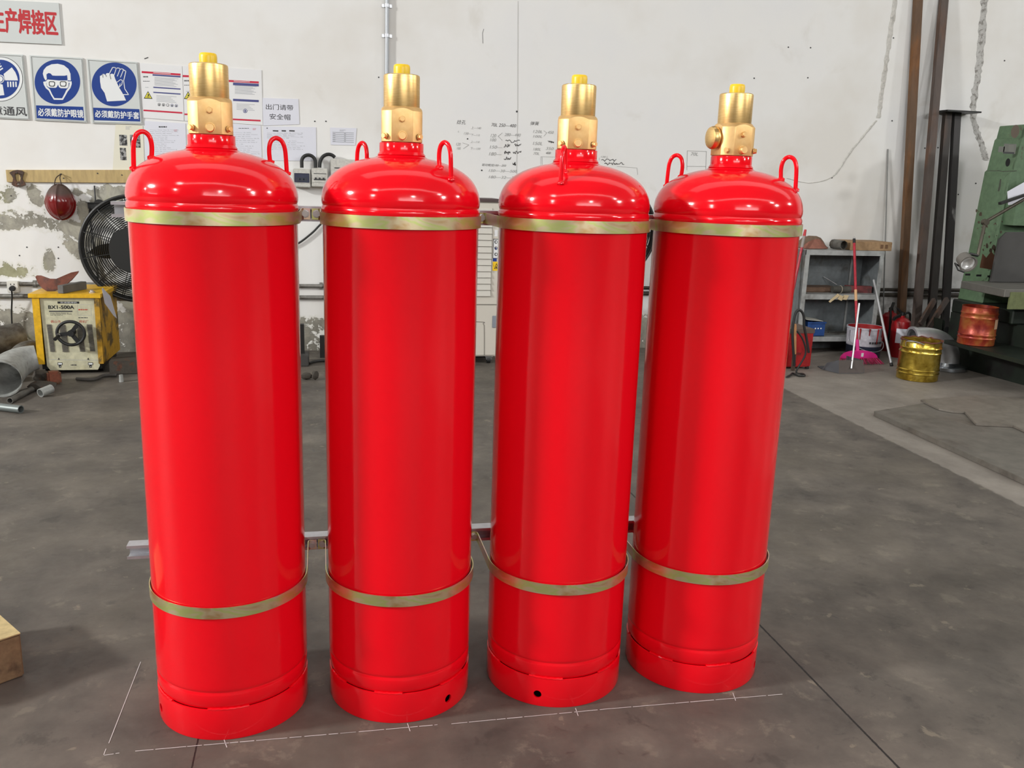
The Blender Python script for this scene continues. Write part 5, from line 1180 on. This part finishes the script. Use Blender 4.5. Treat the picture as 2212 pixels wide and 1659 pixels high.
# dustpan with a steel handle
yd = 6.36
r = thing('dustpan', 'grey dustpan with an upright steel handle in front of the pink broom', 'dustpan', (foot(1820, yd).x, yd, 0))
GD = simple('grey_dustpan', (86, 88, 92), 0.55, 0, 0.15, 10); GD2 = simple('brown_grey_dustpan', (92, 84, 80), 0.6, 0, 0.15, 10)
A_ = PZ(1776, 798, 0.002); B_ = PZ(1812, 807, 0.002); C_ = PZ(1866, 806, 0.002); D_ = PZ(1866, 790, 0.002)
t1 = PY(1812, 778, B_.y); t2 = PY(1864, 778, C_.y); t0 = PY(1786, 784, A_.y + 0.02)
m = MB().prism([B_, C_, t2, t1], (0, 0.004, 0)); part(r, m, 'front_wall', GD2, smooth=False)
m = MB().prism([A_, B_, t1, t0], (0.003, 0.004, 0)); part(r, m, 'side_wall', GD, smooth=False)
part(r, MB().prism([A_, B_, C_, Vector((C_.x + 0.01, 6.60, 0.002)), Vector((A_.x + 0.03, 6.60, 0.002))], (0, 0, 0.003)), 'pan_base', GD, smooth=False)
m = MB().prism([C_, Vector((C_.x + 0.01, 6.60, 0.002)), Vector((C_.x + 0.01, 6.60, t2.z - 0.02)), t2], (0.003, 0, 0)); part(r, m, 'side_wall', GD, smooth=False)
h0 = PY(1839, 796, B_.y - 0.012); h1 = PY(1856, 655, yd + 0.10)
part(r, MB().cyl(h0, h1, 0.008, seg=12), 'handle', ALU)
# leaning bright rod
q0 = foot(1926, 6.57); q0.z = 0.004; q1 = PY(1887, 605, 7.085)
r = thing('leaning_rod', 'bright steel rod leaning on the right post of the shelf unit', 'rod', q0)
part(r, MB().cyl(q0, q1, 0.011, seg=14), 'rod', ALU); part(r, MB().cyl(q0, q0 + (q1 - q0) * 0.03, 0.014, seg=14), 'rubber_tip', BLK)
# extinguishers
EXR = simple('extinguisher_red', (152, 18, 26), 0.3, 0, 0.15, 5)
def extinguisher(u, Y, label, full=True):
    p = foot(u, Y); R = 0.083; r = thing('fire_extinguisher', label, 'fire extinguisher', (p.x, Y, 0), 0, 'red fire extinguishers')
    MB().lathe([(0, 0), (R * 0.92, 0), (R * 0.94, 0.012), (R, 0.02), (R, 0.29), (R * 0.92, 0.325), (R * 0.6, 0.35), (0.022, 0.36), (0.022, 0.375), (0, 0.375)], seg=40).build('cylinder', EXR, r)
    MB().cyl((0, 0, 0.372), (0, 0, 0.405), 0.018, seg=16).build('valve', BLKM, r)
    MB().prism([(-0.012, -0.01, 0.395), (-0.075, -0.012, 0.365), (-0.095, -0.012, 0.335), (-0.085, -0.012, 0.33), (-0.062, -0.012, 0.352), (0.0, -0.01, 0.378)], (0, 0.024, 0)).build('carry_handle', BLK, r, smooth=False)
    MB().prism([(0.015, -0.01, 0.405), (-0.02, -0.012, 0.415), (-0.062, -0.012, 0.448), (-0.066, -0.012, 0.440), (-0.03, -0.012, 0.403), (0.0, -0.01, 0.393)], (0, 0.024, 0)).build('squeeze_lever', BLK, r, smooth=False)
    MB().tube(smoothpath([(0.015, 0, 0.39), (0.06, 0.0, 0.40), (0.095, 0.02, 0.36), (0.098, 0.03, 0.22), (0.095, 0.03, 0.08)]), 0.010, 8).build('hose', BLK, r)
    rows = [[((R + 0.001) * math.sin(k), -(R + 0.001) * math.cos(k), z) for k in [math.radians(-60 + 62 * i / 8) for i in range(9)]] for z in (0.135, 0.265)]
    m = MB().grid(rows); m.build('label', PAPERB, r)
    return r
extinguisher(1938, 6.99, 'red fire extinguisher with a white label at the right of the shelf unit')
extinguisher(1905, 7.28 - 0.22, 'red fire extinguisher half hidden between the shelf unit and the labelled one') if False else None
p = foot(1910, 7.24)
e2 = extinguisher(1914, 7.30, 'red fire extinguisher half hidden behind the leaning bright rod')
e2.location.x = max(e2.location.x, x1 + 0.10); e2.rotation_euler = (0, 0, -2.4)

# small red welding set with looped cables beside the rightmost cylinder
y_r = 6.50
m0 = foot(1722, y_r); m1 = foot(1750, y_r); mt = PY(1735, 716, y_r).z
RW = rusty('scuffed_red_paint', (172, 22, 26), (96, 26, 26), 0.6, 0.68, 12, 0.4)
r = thing('small_welder', 'small red welding set with coiled black leads beside the rightmost cylinder', 'welder', ((m0.x + m1.x) / 2 - 0.08, y_r + 0.15, 0))
part(r, MB().bb(m0.x - 0.16, y_r, 0.02, m1.x, y_r + 0.32, mt).bevel(0.008), 'case', RW)
part(r, MB().bb(m0.x - 0.155, y_r - 0.004, mt - 0.015, m1.x + 0.003, y_r + 0.325, mt + 0.02), 'dusty_lid', simple('dusty_lid_grey', (92, 78, 70), 0.7), smooth=False)
for x in (m0.x - 0.14, m1.x - 0.02): part(r, MB().cyl((x, y_r + 0.02, 0), (x, y_r + 0.02, 0.022), 0.016, seg=12), 'foot', BLK)
def coil(pts, lb, rad=0.008):
    tag(MB().tube(smoothpath(pts, 6), rad, 8).build('welding_lead', BLK), lb, 'cable')
coil([at(1716, 790, y_r - 0.10), at(1712, 720, y_r - 0.09), at(1718, 678, y_r - 0.08), at(1728, 670, y_r - 0.08), at(1736, 682, y_r - 0.08), at(1737, 705, y_r - 0.085), at(1742, 730, y_r - 0.09), at(1747, 762, y_r - 0.10)], 'thick black cable loop arching over the small red welding set', 0.011)
coil([at(1722, 715, y_r - 0.12), at(1735, 735, y_r - 0.125), at(1740, 765, y_r - 0.13), at(1722, 784, y_r - 0.14, 0.012), at(1736, 798, y_r - 0.22, 0.010), at(1738, 808, y_r - 0.28, 0.010), at(1726, 806, y_r - 0.28, 0.010), at(1714, 790, y_r - 0.2, 0.012), at(1708, 806, y_r - 0.26, 0.010), at(1699, 818, y_r - 0.32, 0.010)], 'thin black lead curling onto the floor in front of the small red welding set', 0.008)
tb, tt = PY(1716, 765, y_r - 0.05), PY(1716.5, 700, y_r - 0.05)
r = thing('wood_stick', 'pale wooden handled brush upright against the small red welding set', 'brush', tb)
part(r, MB().beam(tb, tt, 0.030, 0.022).bevel(0.004), 'handle', simple('pale_brush_wood', (196, 142, 96), 0.6, 0, 0.15, 14)); db = Vector((tb.x, tb.y, 0.002)); part(r, MB().beam(db, tb, 0.026, 0.018), 'bristles', simple('dark_bristles', (74, 58, 48), 0.8), smooth=False)
# red and grey stick leaning at the shelf's left
s0, s1 = PY(1722, 570, 7.05), PY(1740, 496, 7.20)
s0 = foot(1684, 7.06)
r = thing('red_tipped_stick', 'red tipped stick leaning upright beside the rightmost cylinder strap', 'stick', s0)
d_ = s1 - s0
part(r, MB().cyl(s0, s0 + d_ * 0.86, 0.012, seg=12), 'shaft', HDR); part(r, MB().cyl(s0 + d_ * 0.86, s0 + d_ * 0.95, 0.013, seg=12), 'grey_band', simple('grey_grip', (150, 140, 134), 0.5)); part(r, MB().cyl(s0 + d_ * 0.95, s1, 0.014, 0.010, 12), 'red_tip', simple('tip_red', (182, 44, 50), 0.5))
# thin grey rod standing on the wall above the carton
g1 = PY(1918, 322, WALL - 0.008); g0 = foot(1905.5, 7.39); g0.z = 0.002
o = MB().cyl(g0, g1, 0.006, seg=10).build('thin_rod', simple('grey_rod', (134, 134, 132), 0.5, 0.4)); tag(o, 'thin grey rod leaning upright on the wall behind the cardboard box', 'rod')

# ------------------------------------------------------------------ leaning channel steel
RS1 = rusty('rusty_channel', (104, 78, 56), (124, 82, 44), 0.45, 0.62, 5, 0.7, 0.1, 0.0, 0.25); RS2 = rusty('brown_channel', (92, 80, 74), (106, 78, 62), 0.5, 0.66, 5, 0.65, 0.15, 2.0, 0.25); RS3 = rusty('dark_channel', (60, 55, 52), (82, 64, 54), 0.52, 0.68, 5, 0.55, 0.25, 4.0, 0.25); RS4 = rusty('black_scuffed_channel', (48, 45, 44), (150, 148, 146), 0.60, 0.68, 7, 0.5, 0.25, 6.0, 0.2)
def channel_bm(p0, p1, wd, dp, t=0.006):
    z = (p1 - p0); L = z.length; z.normalize(); x = Vector((1, 0, 0)); x = (x - z * x.dot(z)).normalized(); y = z.cross(x)
    if y.y > 0: y = -y
    m = MB()
    prof = [(-wd / 2, 0), (wd / 2, 0), (wd / 2, -dp), (wd / 2 - t, -dp), (wd / 2 - t, -t), (-wd / 2 + t, -t), (-wd / 2 + t, -dp), (-wd / 2, -dp)]
    m.prism([p0 + x * a_ + y * b_ for a_, b_ in prof], z * L); return m
def leaning(u0, u1, Y0, top, mat, label, wd, v1=0.0, Ytop=None):
    a_ = foot(u0, Y0); b_ = PY(u1, v1, Ytop or (WALL - 0.055)); d = b_ - a_
    b_ = a_ + d * (top / d.z)
    a_.z += 0.001
    o = channel_bm(a_, b_, wd, 0.045).xf(Matrix.Translation(-a_)).build('steel_channel', mat, None, a_, smooth=False); tag(o, label, 'steel channel', 'long steel channels leaning on the wall')
leaning(1946, 1986.5, 7.33, 3.19, RS1, 'long rusty steel channel leaning on the wall, the leftmost one', 0.070)
leaning(1977, 2042, 7.18, 3.19, RS2, 'long brown steel channel leaning on the wall, second from the left', 0.070)
# welded stand leaning on the wall
c0, c1 = foot(2009, 7.20), PY(2050, 243, WALL - 0.10); e0, e1 = foot(2041, 7.20), PY(2070, 243, WALL - 0.10)
r = thing('steel_stand', 'dark two legged steel stand with a flat top plate leaning on the wall', 'steel frame', c0)
part(r, channel_bm(c0 + Vector((0, 0, 0.001)), c1, 0.068, 0.045), 'leg', RS3, smooth=False)
part(r, channel_bm(e0 + Vector((0, 0, 0.001)), e1, 0.066, 0.045), 'leg', RS4, smooth=False)
tpa, tpb = PY(2031, 239, WALL - 0.10), PY(2104, 241, WALL - 0.10); zz = max(c1.z, e1.z)
part(r, MB().bb(tpa.x, WALL - 0.20, zz - 0.004, tpb.x, WALL - 0.004, zz + 0.010), 'top_plate', BLKM, smooth=False)
for (ua, va, ub, vb2) in ((2018, 648, 1988, 700), (2046, 646, 2000, 716)):
    part(r, MB().beam(PY(ua, va, 7.21), PY(ub, vb2, 7.02), 0.045, 0.03, (0, 1, 0)), 'brace', RS2, smooth=False)

# ------------------------------------------------------------------ silver pipe elbow and golden pail
GB = NT('golden_tinplate'); GB.col(GB.ramp(GB.noise(9, 4, 0.6, 0.5), [(0.35, srgb(150, 120, 40)), (0.55, srgb(206, 178, 76)), (0.7, srgb(226, 204, 112))])); GB.set(Roughness=0.24, Metallic=0.9); GB.bump(GB.noise(14, 3, 0.5, 0.8), 0.35, 0.01)
OB = NT('orange_stained_tinplate'); OB.col(OB.ramp(OB.noise(8, 5, 0.6, 0.5), [(0.34, srgb(120, 24, 24)), (0.5, srgb(158, 62, 36)), (0.68, srgb(170, 112, 54))])); OB.set(Roughness=0.34, Metallic=0.35); OB.bump(OB.noise(14, 3, 0.5, 0.8), 0.3, 0.01)
def pail(c, R, hgt, mat, root):
    prof = [(0, 0.008), (R * 0.94, 0.008), (R * 0.97, 0.0), (R * 1.0, 0.004), (R, hgt * 0.16), (R * 1.035, hgt * 0.185), (R * 1.0, hgt * 0.21), (R, hgt * 0.25), (R * 1.035, hgt * 0.275), (R, hgt * 0.30), (R * 0.99, hgt * 0.68), (R * 1.02, hgt * 0.71), (R * 0.985, hgt * 0.74), (R * 0.985, hgt * 0.80), (R * 1.02, hgt * 0.83), (R * 0.98, hgt * 0.86), (R * 0.97, hgt * 0.99), (R * 0.985, hgt), (R * 0.955, hgt), (R * 0.95, hgt * 0.9), (R * 0.96, hgt * 0.1), (0, hgt * 0.08)]
    return MB().lathe(prof, seg=56).build('can', mat, root)
yg = 6.10
gf = foot(1984, yg - 0.16); gR = (PY(2026, 780, yg).x - PY(1944, 780, yg).x) / 2 * 0.90; gh = PY(1987, 738, yg - gR * 0.5).z
r = thing('golden_pail', 'shiny golden tin pail on the floor at the right', 'pail', (PY(1985, 780, yg).x, yg, 0))
pail(None, gR, gh, GB.m, r)
r2 = random.Random(9)
m = MB(); rag = [(gR * 0.985 * math.cos(t), gR * 0.985 * math.sin(t), gh + 0.012 * r2.random() - 0.004) for t in [2 * PI * i / 40 for i in range(40)]]
m.tube(rag, 0.006, 6, closed=True).build('ragged_rim', RUST, r)
MB().tube(smoothpath([(-gR * 0.98, -0.02, gh * 0.86), (-gR * 1.15, -0.06, gh * 1.0), (-gR * 0.9, -0.12, gh * 1.02), (-gR * 0.5, -gR * 0.9, gh * 0.96)]), 0.003, 6).build('wire_handle', GALV, r)
# elbow: flange on the floor, mouth up to the left
ye = 6.42
fc = foot(2046, ye); mo = PY(1971, 729, ye + 0.05)
pr = 0.088
r = thing('pipe_elbow', 'silver ninety degree pipe elbow with a flange standing behind the golden pail', 'pipe fitting', (fc.x, ye, 0))
p_a = Vector((fc.x + 0.0, ye, 0.04)); p_b = Vector((mo.x + 0.0, ye + 0.03, mo.z + 0.0)); ctrl = Vector((fc.x + 0.01, ye, p_b.z + 0.03))
path = [p_a * (1 - k) ** 2 + ctrl * 2 * k * (1 - k) + p_b * k * k for k in [i / 16 for i in range(17)]]
n_ = len(path); m = MB()
m.tube(path, pr, 36, caps=False); m.solid(0.005); part(r, m, 'bend', ALU)
dirb = (path[-1] - path[-2]).normalized()
part(r, MB().lathe([(pr - 0.012, -0.004), (pr + 0.008, -0.004), (pr + 0.008, 0.022), (pr - 0.012, 0.022)], (0, 0, 0), 40, dirb.to_track_quat('Z', 'Y').to_matrix(), closed=True).xf(Matrix.Translation(path[-1])), 'collar', ALU)
part(r, MB().lathe([(pr - 0.004, 0.0), (pr + 0.055, 0.0), (pr + 0.06, 0.003), (pr + 0.06, 0.030), (pr + 0.05, 0.036), (pr + 0.018, 0.038), (pr + 0.006, 0.065), (pr - 0.004, 0.065)], (p_a.x, p_a.y, 0), 48, closed=True), 'flange', simple('polished_steel', (200, 206, 212), 0.18, 0.95))

# ------------------------------------------------------------------ green machine tool
GRN = rusty('worn_green_paint', (92, 118, 88), (84, 74, 58), 0.62, 0.69, 6.0, 0.55, 0.05, 1.5); GRD = rusty('shade_dark_green', (28, 38, 29), (22, 23, 20), 0.5, 0.66, 4.0, 0.5, 0.1, 2.5)  # second green is darkened to paint in the shade below the table
yc = 6.66
Q = lambda u, v, Y=yc: PY(u, v, Y)
r = thing('machine_tool', 'big worn green machine tool at the right edge with a lamp on a bent arm', 'machine', (5.9, 6.2, 0))
col_pts = [Q(2158.4, 272.5), Q(2154, 300), Q(2147.6, 302), Q(2133.4, 368.5), Q(2126.4, 370), Q(2091.5, 549), Q(2076, 616), Q(2068, 645)]
zl = col_pts[-1].z; zt_ = col_pts[0].z
out = col_pts + [Vector((6.35, yc, zl)), Vector((6.35, yc, zt_ + 0.02))]
part(r, MB().prism(out, (0, -0.30, 0)).bevel(0.006, 1), 'column', GRN)
yf = yc - 0.303
def fdisc(u, v, ru, rv, mat, nm):
    c = PY(u, v, yf); k = (PY(u + 1, v, yf) - c).length
    part(r, MB().poly([c + Vector((ru * k * math.cos(t), 0, rv * k * math.sin(t))) for t in [2 * PI * i / 24 for i in range(24)]]), nm, mat, smooth=False)
fdisc(2193, 284, 9, 12, simple('brown_cover', (86, 74, 60), 0.6), 'round_cover')
fdisc(2177, 351, 5, 7.5, DARKV, 'hole')
af = Art(yf, ox=2040, oy=260, sc=5.53)
af.rect(simple('name_plate', (98, 100, 92), 0.5), (715, 278), (845, 402), 1); af.rect(INKD, (705, 375), (830, 402), 2); af.rect(simple('name_plate', (98, 100, 92), 0.5), (650, 310), (712, 380), 1)
for i in range(5): af.rect(simple('plate_line', (136, 138, 128), 0.5), (765, 300 + 16 * i), (828, 306 + 16 * i), 2)
af.poly(simple('gouge', (58, 62, 48), 0.7), [(664, 700), (680, 702), (672, 790), (655, 848), (636, 846), (650, 780)], 1)
af.line(simple('seam_dark_green', (66, 74, 58), 0.7), [(500, 606), (640, 600), (700, 612), (860, 602)], 10, 1)
rc = random.Random(12)
for i in range(30):
    x_, y_ = 380 + 330 * rc.random(), 1060 + 500 * rc.random()
    s_ = 6 + 20 * rc.random() ** 2
    af.poly(simple('paint_chip', (78, 66, 52), 0.8), [(x_ + s_ * (0.6 + 0.5 * rc.random()) * math.cos(t), y_ + s_ * 1.5 * (0.6 + 0.5 * rc.random()) * math.sin(t)) for t in [2 * PI * k / 8 for k in range(8)]], 1)
af.poly(simple('bare_rust', (96, 62, 42), 0.8), [(455, 1590), (500, 1640), (560, 1560), (600, 1620), (660, 1590), (680, 1800), (420, 1760)], 1)
af.build(r, {'name_plate': 'name_plate', 'dark_ink': 'name_plate', 'paint_chip': 'stain_or_chip', 'bare_rust': 'rust_patch', 'seam_dark_green': 'seam', 'gouge': 'gouge', 'plate_line': 'plate_lines'})  # the scattered dark spots are chips in the green paint
# knee and base below
zk = PY(2092, 590, 6.35).z
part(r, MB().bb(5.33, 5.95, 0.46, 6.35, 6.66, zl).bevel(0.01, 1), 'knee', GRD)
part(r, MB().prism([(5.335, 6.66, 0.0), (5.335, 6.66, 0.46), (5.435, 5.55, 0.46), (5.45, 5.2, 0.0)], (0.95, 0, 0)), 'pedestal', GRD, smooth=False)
lf = PY(2022, 690, 6.80); zf_ = lf.z
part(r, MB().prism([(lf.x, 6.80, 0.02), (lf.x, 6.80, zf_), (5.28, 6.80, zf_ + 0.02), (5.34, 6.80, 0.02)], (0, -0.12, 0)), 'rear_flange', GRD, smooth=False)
fh_ = PY(2045, 712, 6.679); part(r, MB().cyl(fh_, fh_ + Vector((0, -0.002, 0)), 0.026, seg=20), 'flange_hole', DARKV)
lg = PY(2118, 748, 6.0)
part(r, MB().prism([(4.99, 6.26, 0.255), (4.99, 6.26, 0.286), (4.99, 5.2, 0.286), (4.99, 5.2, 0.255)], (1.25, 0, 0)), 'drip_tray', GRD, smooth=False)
# work table
t_ = PY(2092, 608, 6.25)
ta = [Vector((5.10, 6.30, t_.z - 0.06)), Vector((5.02, 5.72, t_.z - 0.06)), Vector((6.35, 5.72, t_.z - 0.06)), Vector((6.35, 6.30, t_.z - 0.06))]
part(r, MB().prism(ta, (0, 0, 0.06)).bevel(0.004, 1), 'work_table', simple('table_steel', (112, 110, 104), 0.5, 0.4, 0.2, 8))
part(r, MB().bb(5.07, 5.715, t_.z - 0.15, 6.35, 5.73, t_.z - 0.02), 'table_apron', rusty('olive_paint', (104, 112, 72), (70, 72, 52), 0.55, 0.7, 8, 0.55), smooth=False)
for k in range(4):
    p = PY(2090 + 24 * k, 593 + 2 * k, yf); part(r, MB().box((p.x, yf - 0.002, p.z), (0.045, 0.006, 0.016)), 'slot', DARKV, smooth=False)
zc0 = PY(2160, 598, 6.15).z; zc1 = PY(2168, 502, 6.15).z; xc = PY(2162, 560, 6.15).x
part(r, MB().prism([(xc - 0.02, 6.2, t_.z + 0.001), (xc, 6.2, zc1 - 0.06), (xc + 0.06, 6.2, zc1), (6.35, 6.2, zc1 + 0.03), (6.35, 6.2, t_.z + 0.001)], (0, 0.02, 0)).bevel(0.004, 1), 'ram_cover', simple('dark_grey_sheet', (66, 65, 63), 0.7, 0, 0.2, 4))
part(r, MB().bb(PY(2192, 460, 6.25).x, 6.25, PY(2192, 487, 6.25).z, 6.35, 6.36, PY(2192, 440, 6.25).z), 'head_block', GRN, smooth=False)
# work lamp on its bent arm
l0, l1, l2, l3 = PY(2112, 552, 6.12), PY(2128, 480, 6.15), PY(2180, 446, 6.12), PY(2230, 420, 6.14)
ARM = simple('arm_steel', (78, 73, 62), 0.45, 0.5, 0.2, 12)
lamp = bpy.data.objects.new('work_lamp', None); COL.objects.link(lamp); lamp.parent = r; lamp.location = (0, 0, 0)
off = Matrix.Translation(-r.location)
MB().tube([l0, l1, l1 + (l2 - l1) * 0.1, l3], 0.013, 10).xf(off).build('lamp_arm', ARM, lamp)
MB().cyl(l1 + Vector((0, -0.02, 0)), l1 + Vector((0, 0.02, 0)), 0.024, seg=16).xf(off).build('elbow_joint', ARM, lamp)
MB().beam(l2 - Vector((0.1, 0.012, -0.02)), l3 + Vector((0, -0.012, 0.02)), 0.03, 0.02).xf(off).build('arm_bracket', BLKM, lamp, smooth=False)
hcn = PY(2092, 571, 6.02); fwd = Vector((-0.12, -0.62, -0.28)).normalized(); back = hcn - fwd * 0.11
MB().lathe([(0.0, -0.115), (0.042, -0.115), (0.054, -0.10), (0.056, -0.02), (0.066, -0.012), (0.069, 0.0), (0.060, 0.0), (0.05, -0.03), (0.02, -0.055), (0.0, -0.06)], seg=32, mtx=fwd.to_track_quat('Z', 'Y').to_matrix()).xf(Matrix.Translation(hcn)).xf(off).build('lamp_shade', simple('grey_lamp_shade', (122, 118, 112), 0.45, 0.3), lamp)
MB().lathe([(0.052, -0.012), (0.045, -0.028), (0.02, -0.045), (0.0, -0.048)], seg=32, mtx=fwd.to_track_quat('Z', 'Y').to_matrix()).xf(Matrix.Translation(hcn - fwd * 0.002)).xf(off).build('reflector', simple('mirror_reflector', (222, 222, 220), 0.25, 0.6), lamp)
MB().tube([hcn + Vector((-0.05, 0.03, -0.02)), hcn + Vector((-0.105, 0.02, 0.005)), hcn + Vector((-0.085, 0.0, -0.045)), hcn + Vector((-0.03, 0, -0.06))], 0.007, 8).xf(off).build('shade_handle', BLKM, lamp)
MB().tube([back, (back + l0) / 2 + Vector((0, 0, 0.02)), l0], 0.012, 8).xf(off).build('swivel', BLKM, lamp)
# paper on the machine
yp_ = 6.235
pts = [PY(2176, 414, yp_), PY(2240, 378, yp_), PY(2240, 425, yp_), PY(2198, 440, yp_), PY(2178, 443, yp_)]
cc = sum(pts, Vector()) / 5
o = MB().prism(pts, (0, 0.002, 0)).xf(Matrix.Translation(-cc)).build('paper_sheet', PAPERB, None, cc, smooth=False); tag(o, 'white paper sheet tucked behind the lamp arm of the green machine', 'paper')
# orange stained can standing on the drip tray
oc0, oc1 = PY(2070, 728, 6.06), PY(2147, 728, 6.06); R = (oc1.x - oc0.x) / 2 * 0.82
ztop = PY(2110, 664, 6.06 - R * 0.5).z
cxo = (oc0.x + oc1.x) / 2
zb0 = 0.288
r = thing('orange_can', 'orange stained tin can on the dark lower ledge of the green machine', 'can', (cxo, 6.06, zb0))
pail(None, R, max(0.2, ztop - zb0), OB.m, r)
hgt = max(0.2, ztop - zb0)
rows = [[((R * 1.012) * math.sin(k), -(R * 1.012) * math.cos(k), z) for k in [math.radians(18 + 40 * i / 6) for i in range(7)]] for z in (hgt * 0.45, hgt * 0.72)]
MB().grid(rows).build('torn_label', simple('stained_label', (186, 150, 120), 0.7), r)
# steel plates on the floor
PLM = rusty('grey_floor_plate', (116, 111, 103), (102, 94, 85), 0.5, 0.7, 3, 0.5, 0.1); PLE = PLM
pA, pB = PZ(1888, 889, 0.03), PZ(2230, 1044, 0.03)
pl = [Vector((pA.x, pA.y, 0.002)), Vector((pB.x, pB.y - 0.1, 0.002)), Vector((5.1, 3.55, 0.002)), Vector((5.15, 5.35, 0.002)), Vector((4.3, 5.30, 0.002))]
cc = sum(pl, Vector()) / len(pl)
o = MB().prism([p - cc + Vector((0, 0, 0)) for p in pl], (0, 0, 0.030)).build('steel_plate', PLM, None, cc, smooth=False); tag(o, 'large thick steel plate lying on the floor at the right', 'steel plate')
z2 = 0.034
zz_ = [(1988, 867), (2028, 886), (2060, 892), (2084, 893), (2108, 919), (2188, 923), (2240, 946)]
pl = [PZ(u, v, z2) for u, v in zz_]
pl += [Vector((5.25, 4.45, z2)), Vector((5.3, 5.05, z2)), Vector((4.6, 5.35, z2))]
cc = sum(pl, Vector()) / len(pl)
PL2 = rusty('pale_floor_plate', (132, 125, 115), (118, 110, 100), 0.5, 0.7, 3, 0.5, 0.1, 3.0)
o = MB().prism([p - cc for p in pl], (0, 0, 0.012)).build('steel_plate', PL2, None, cc, smooth=False); tag(o, 'thin jagged edged steel sheet lying on the large floor plate', 'steel plate')
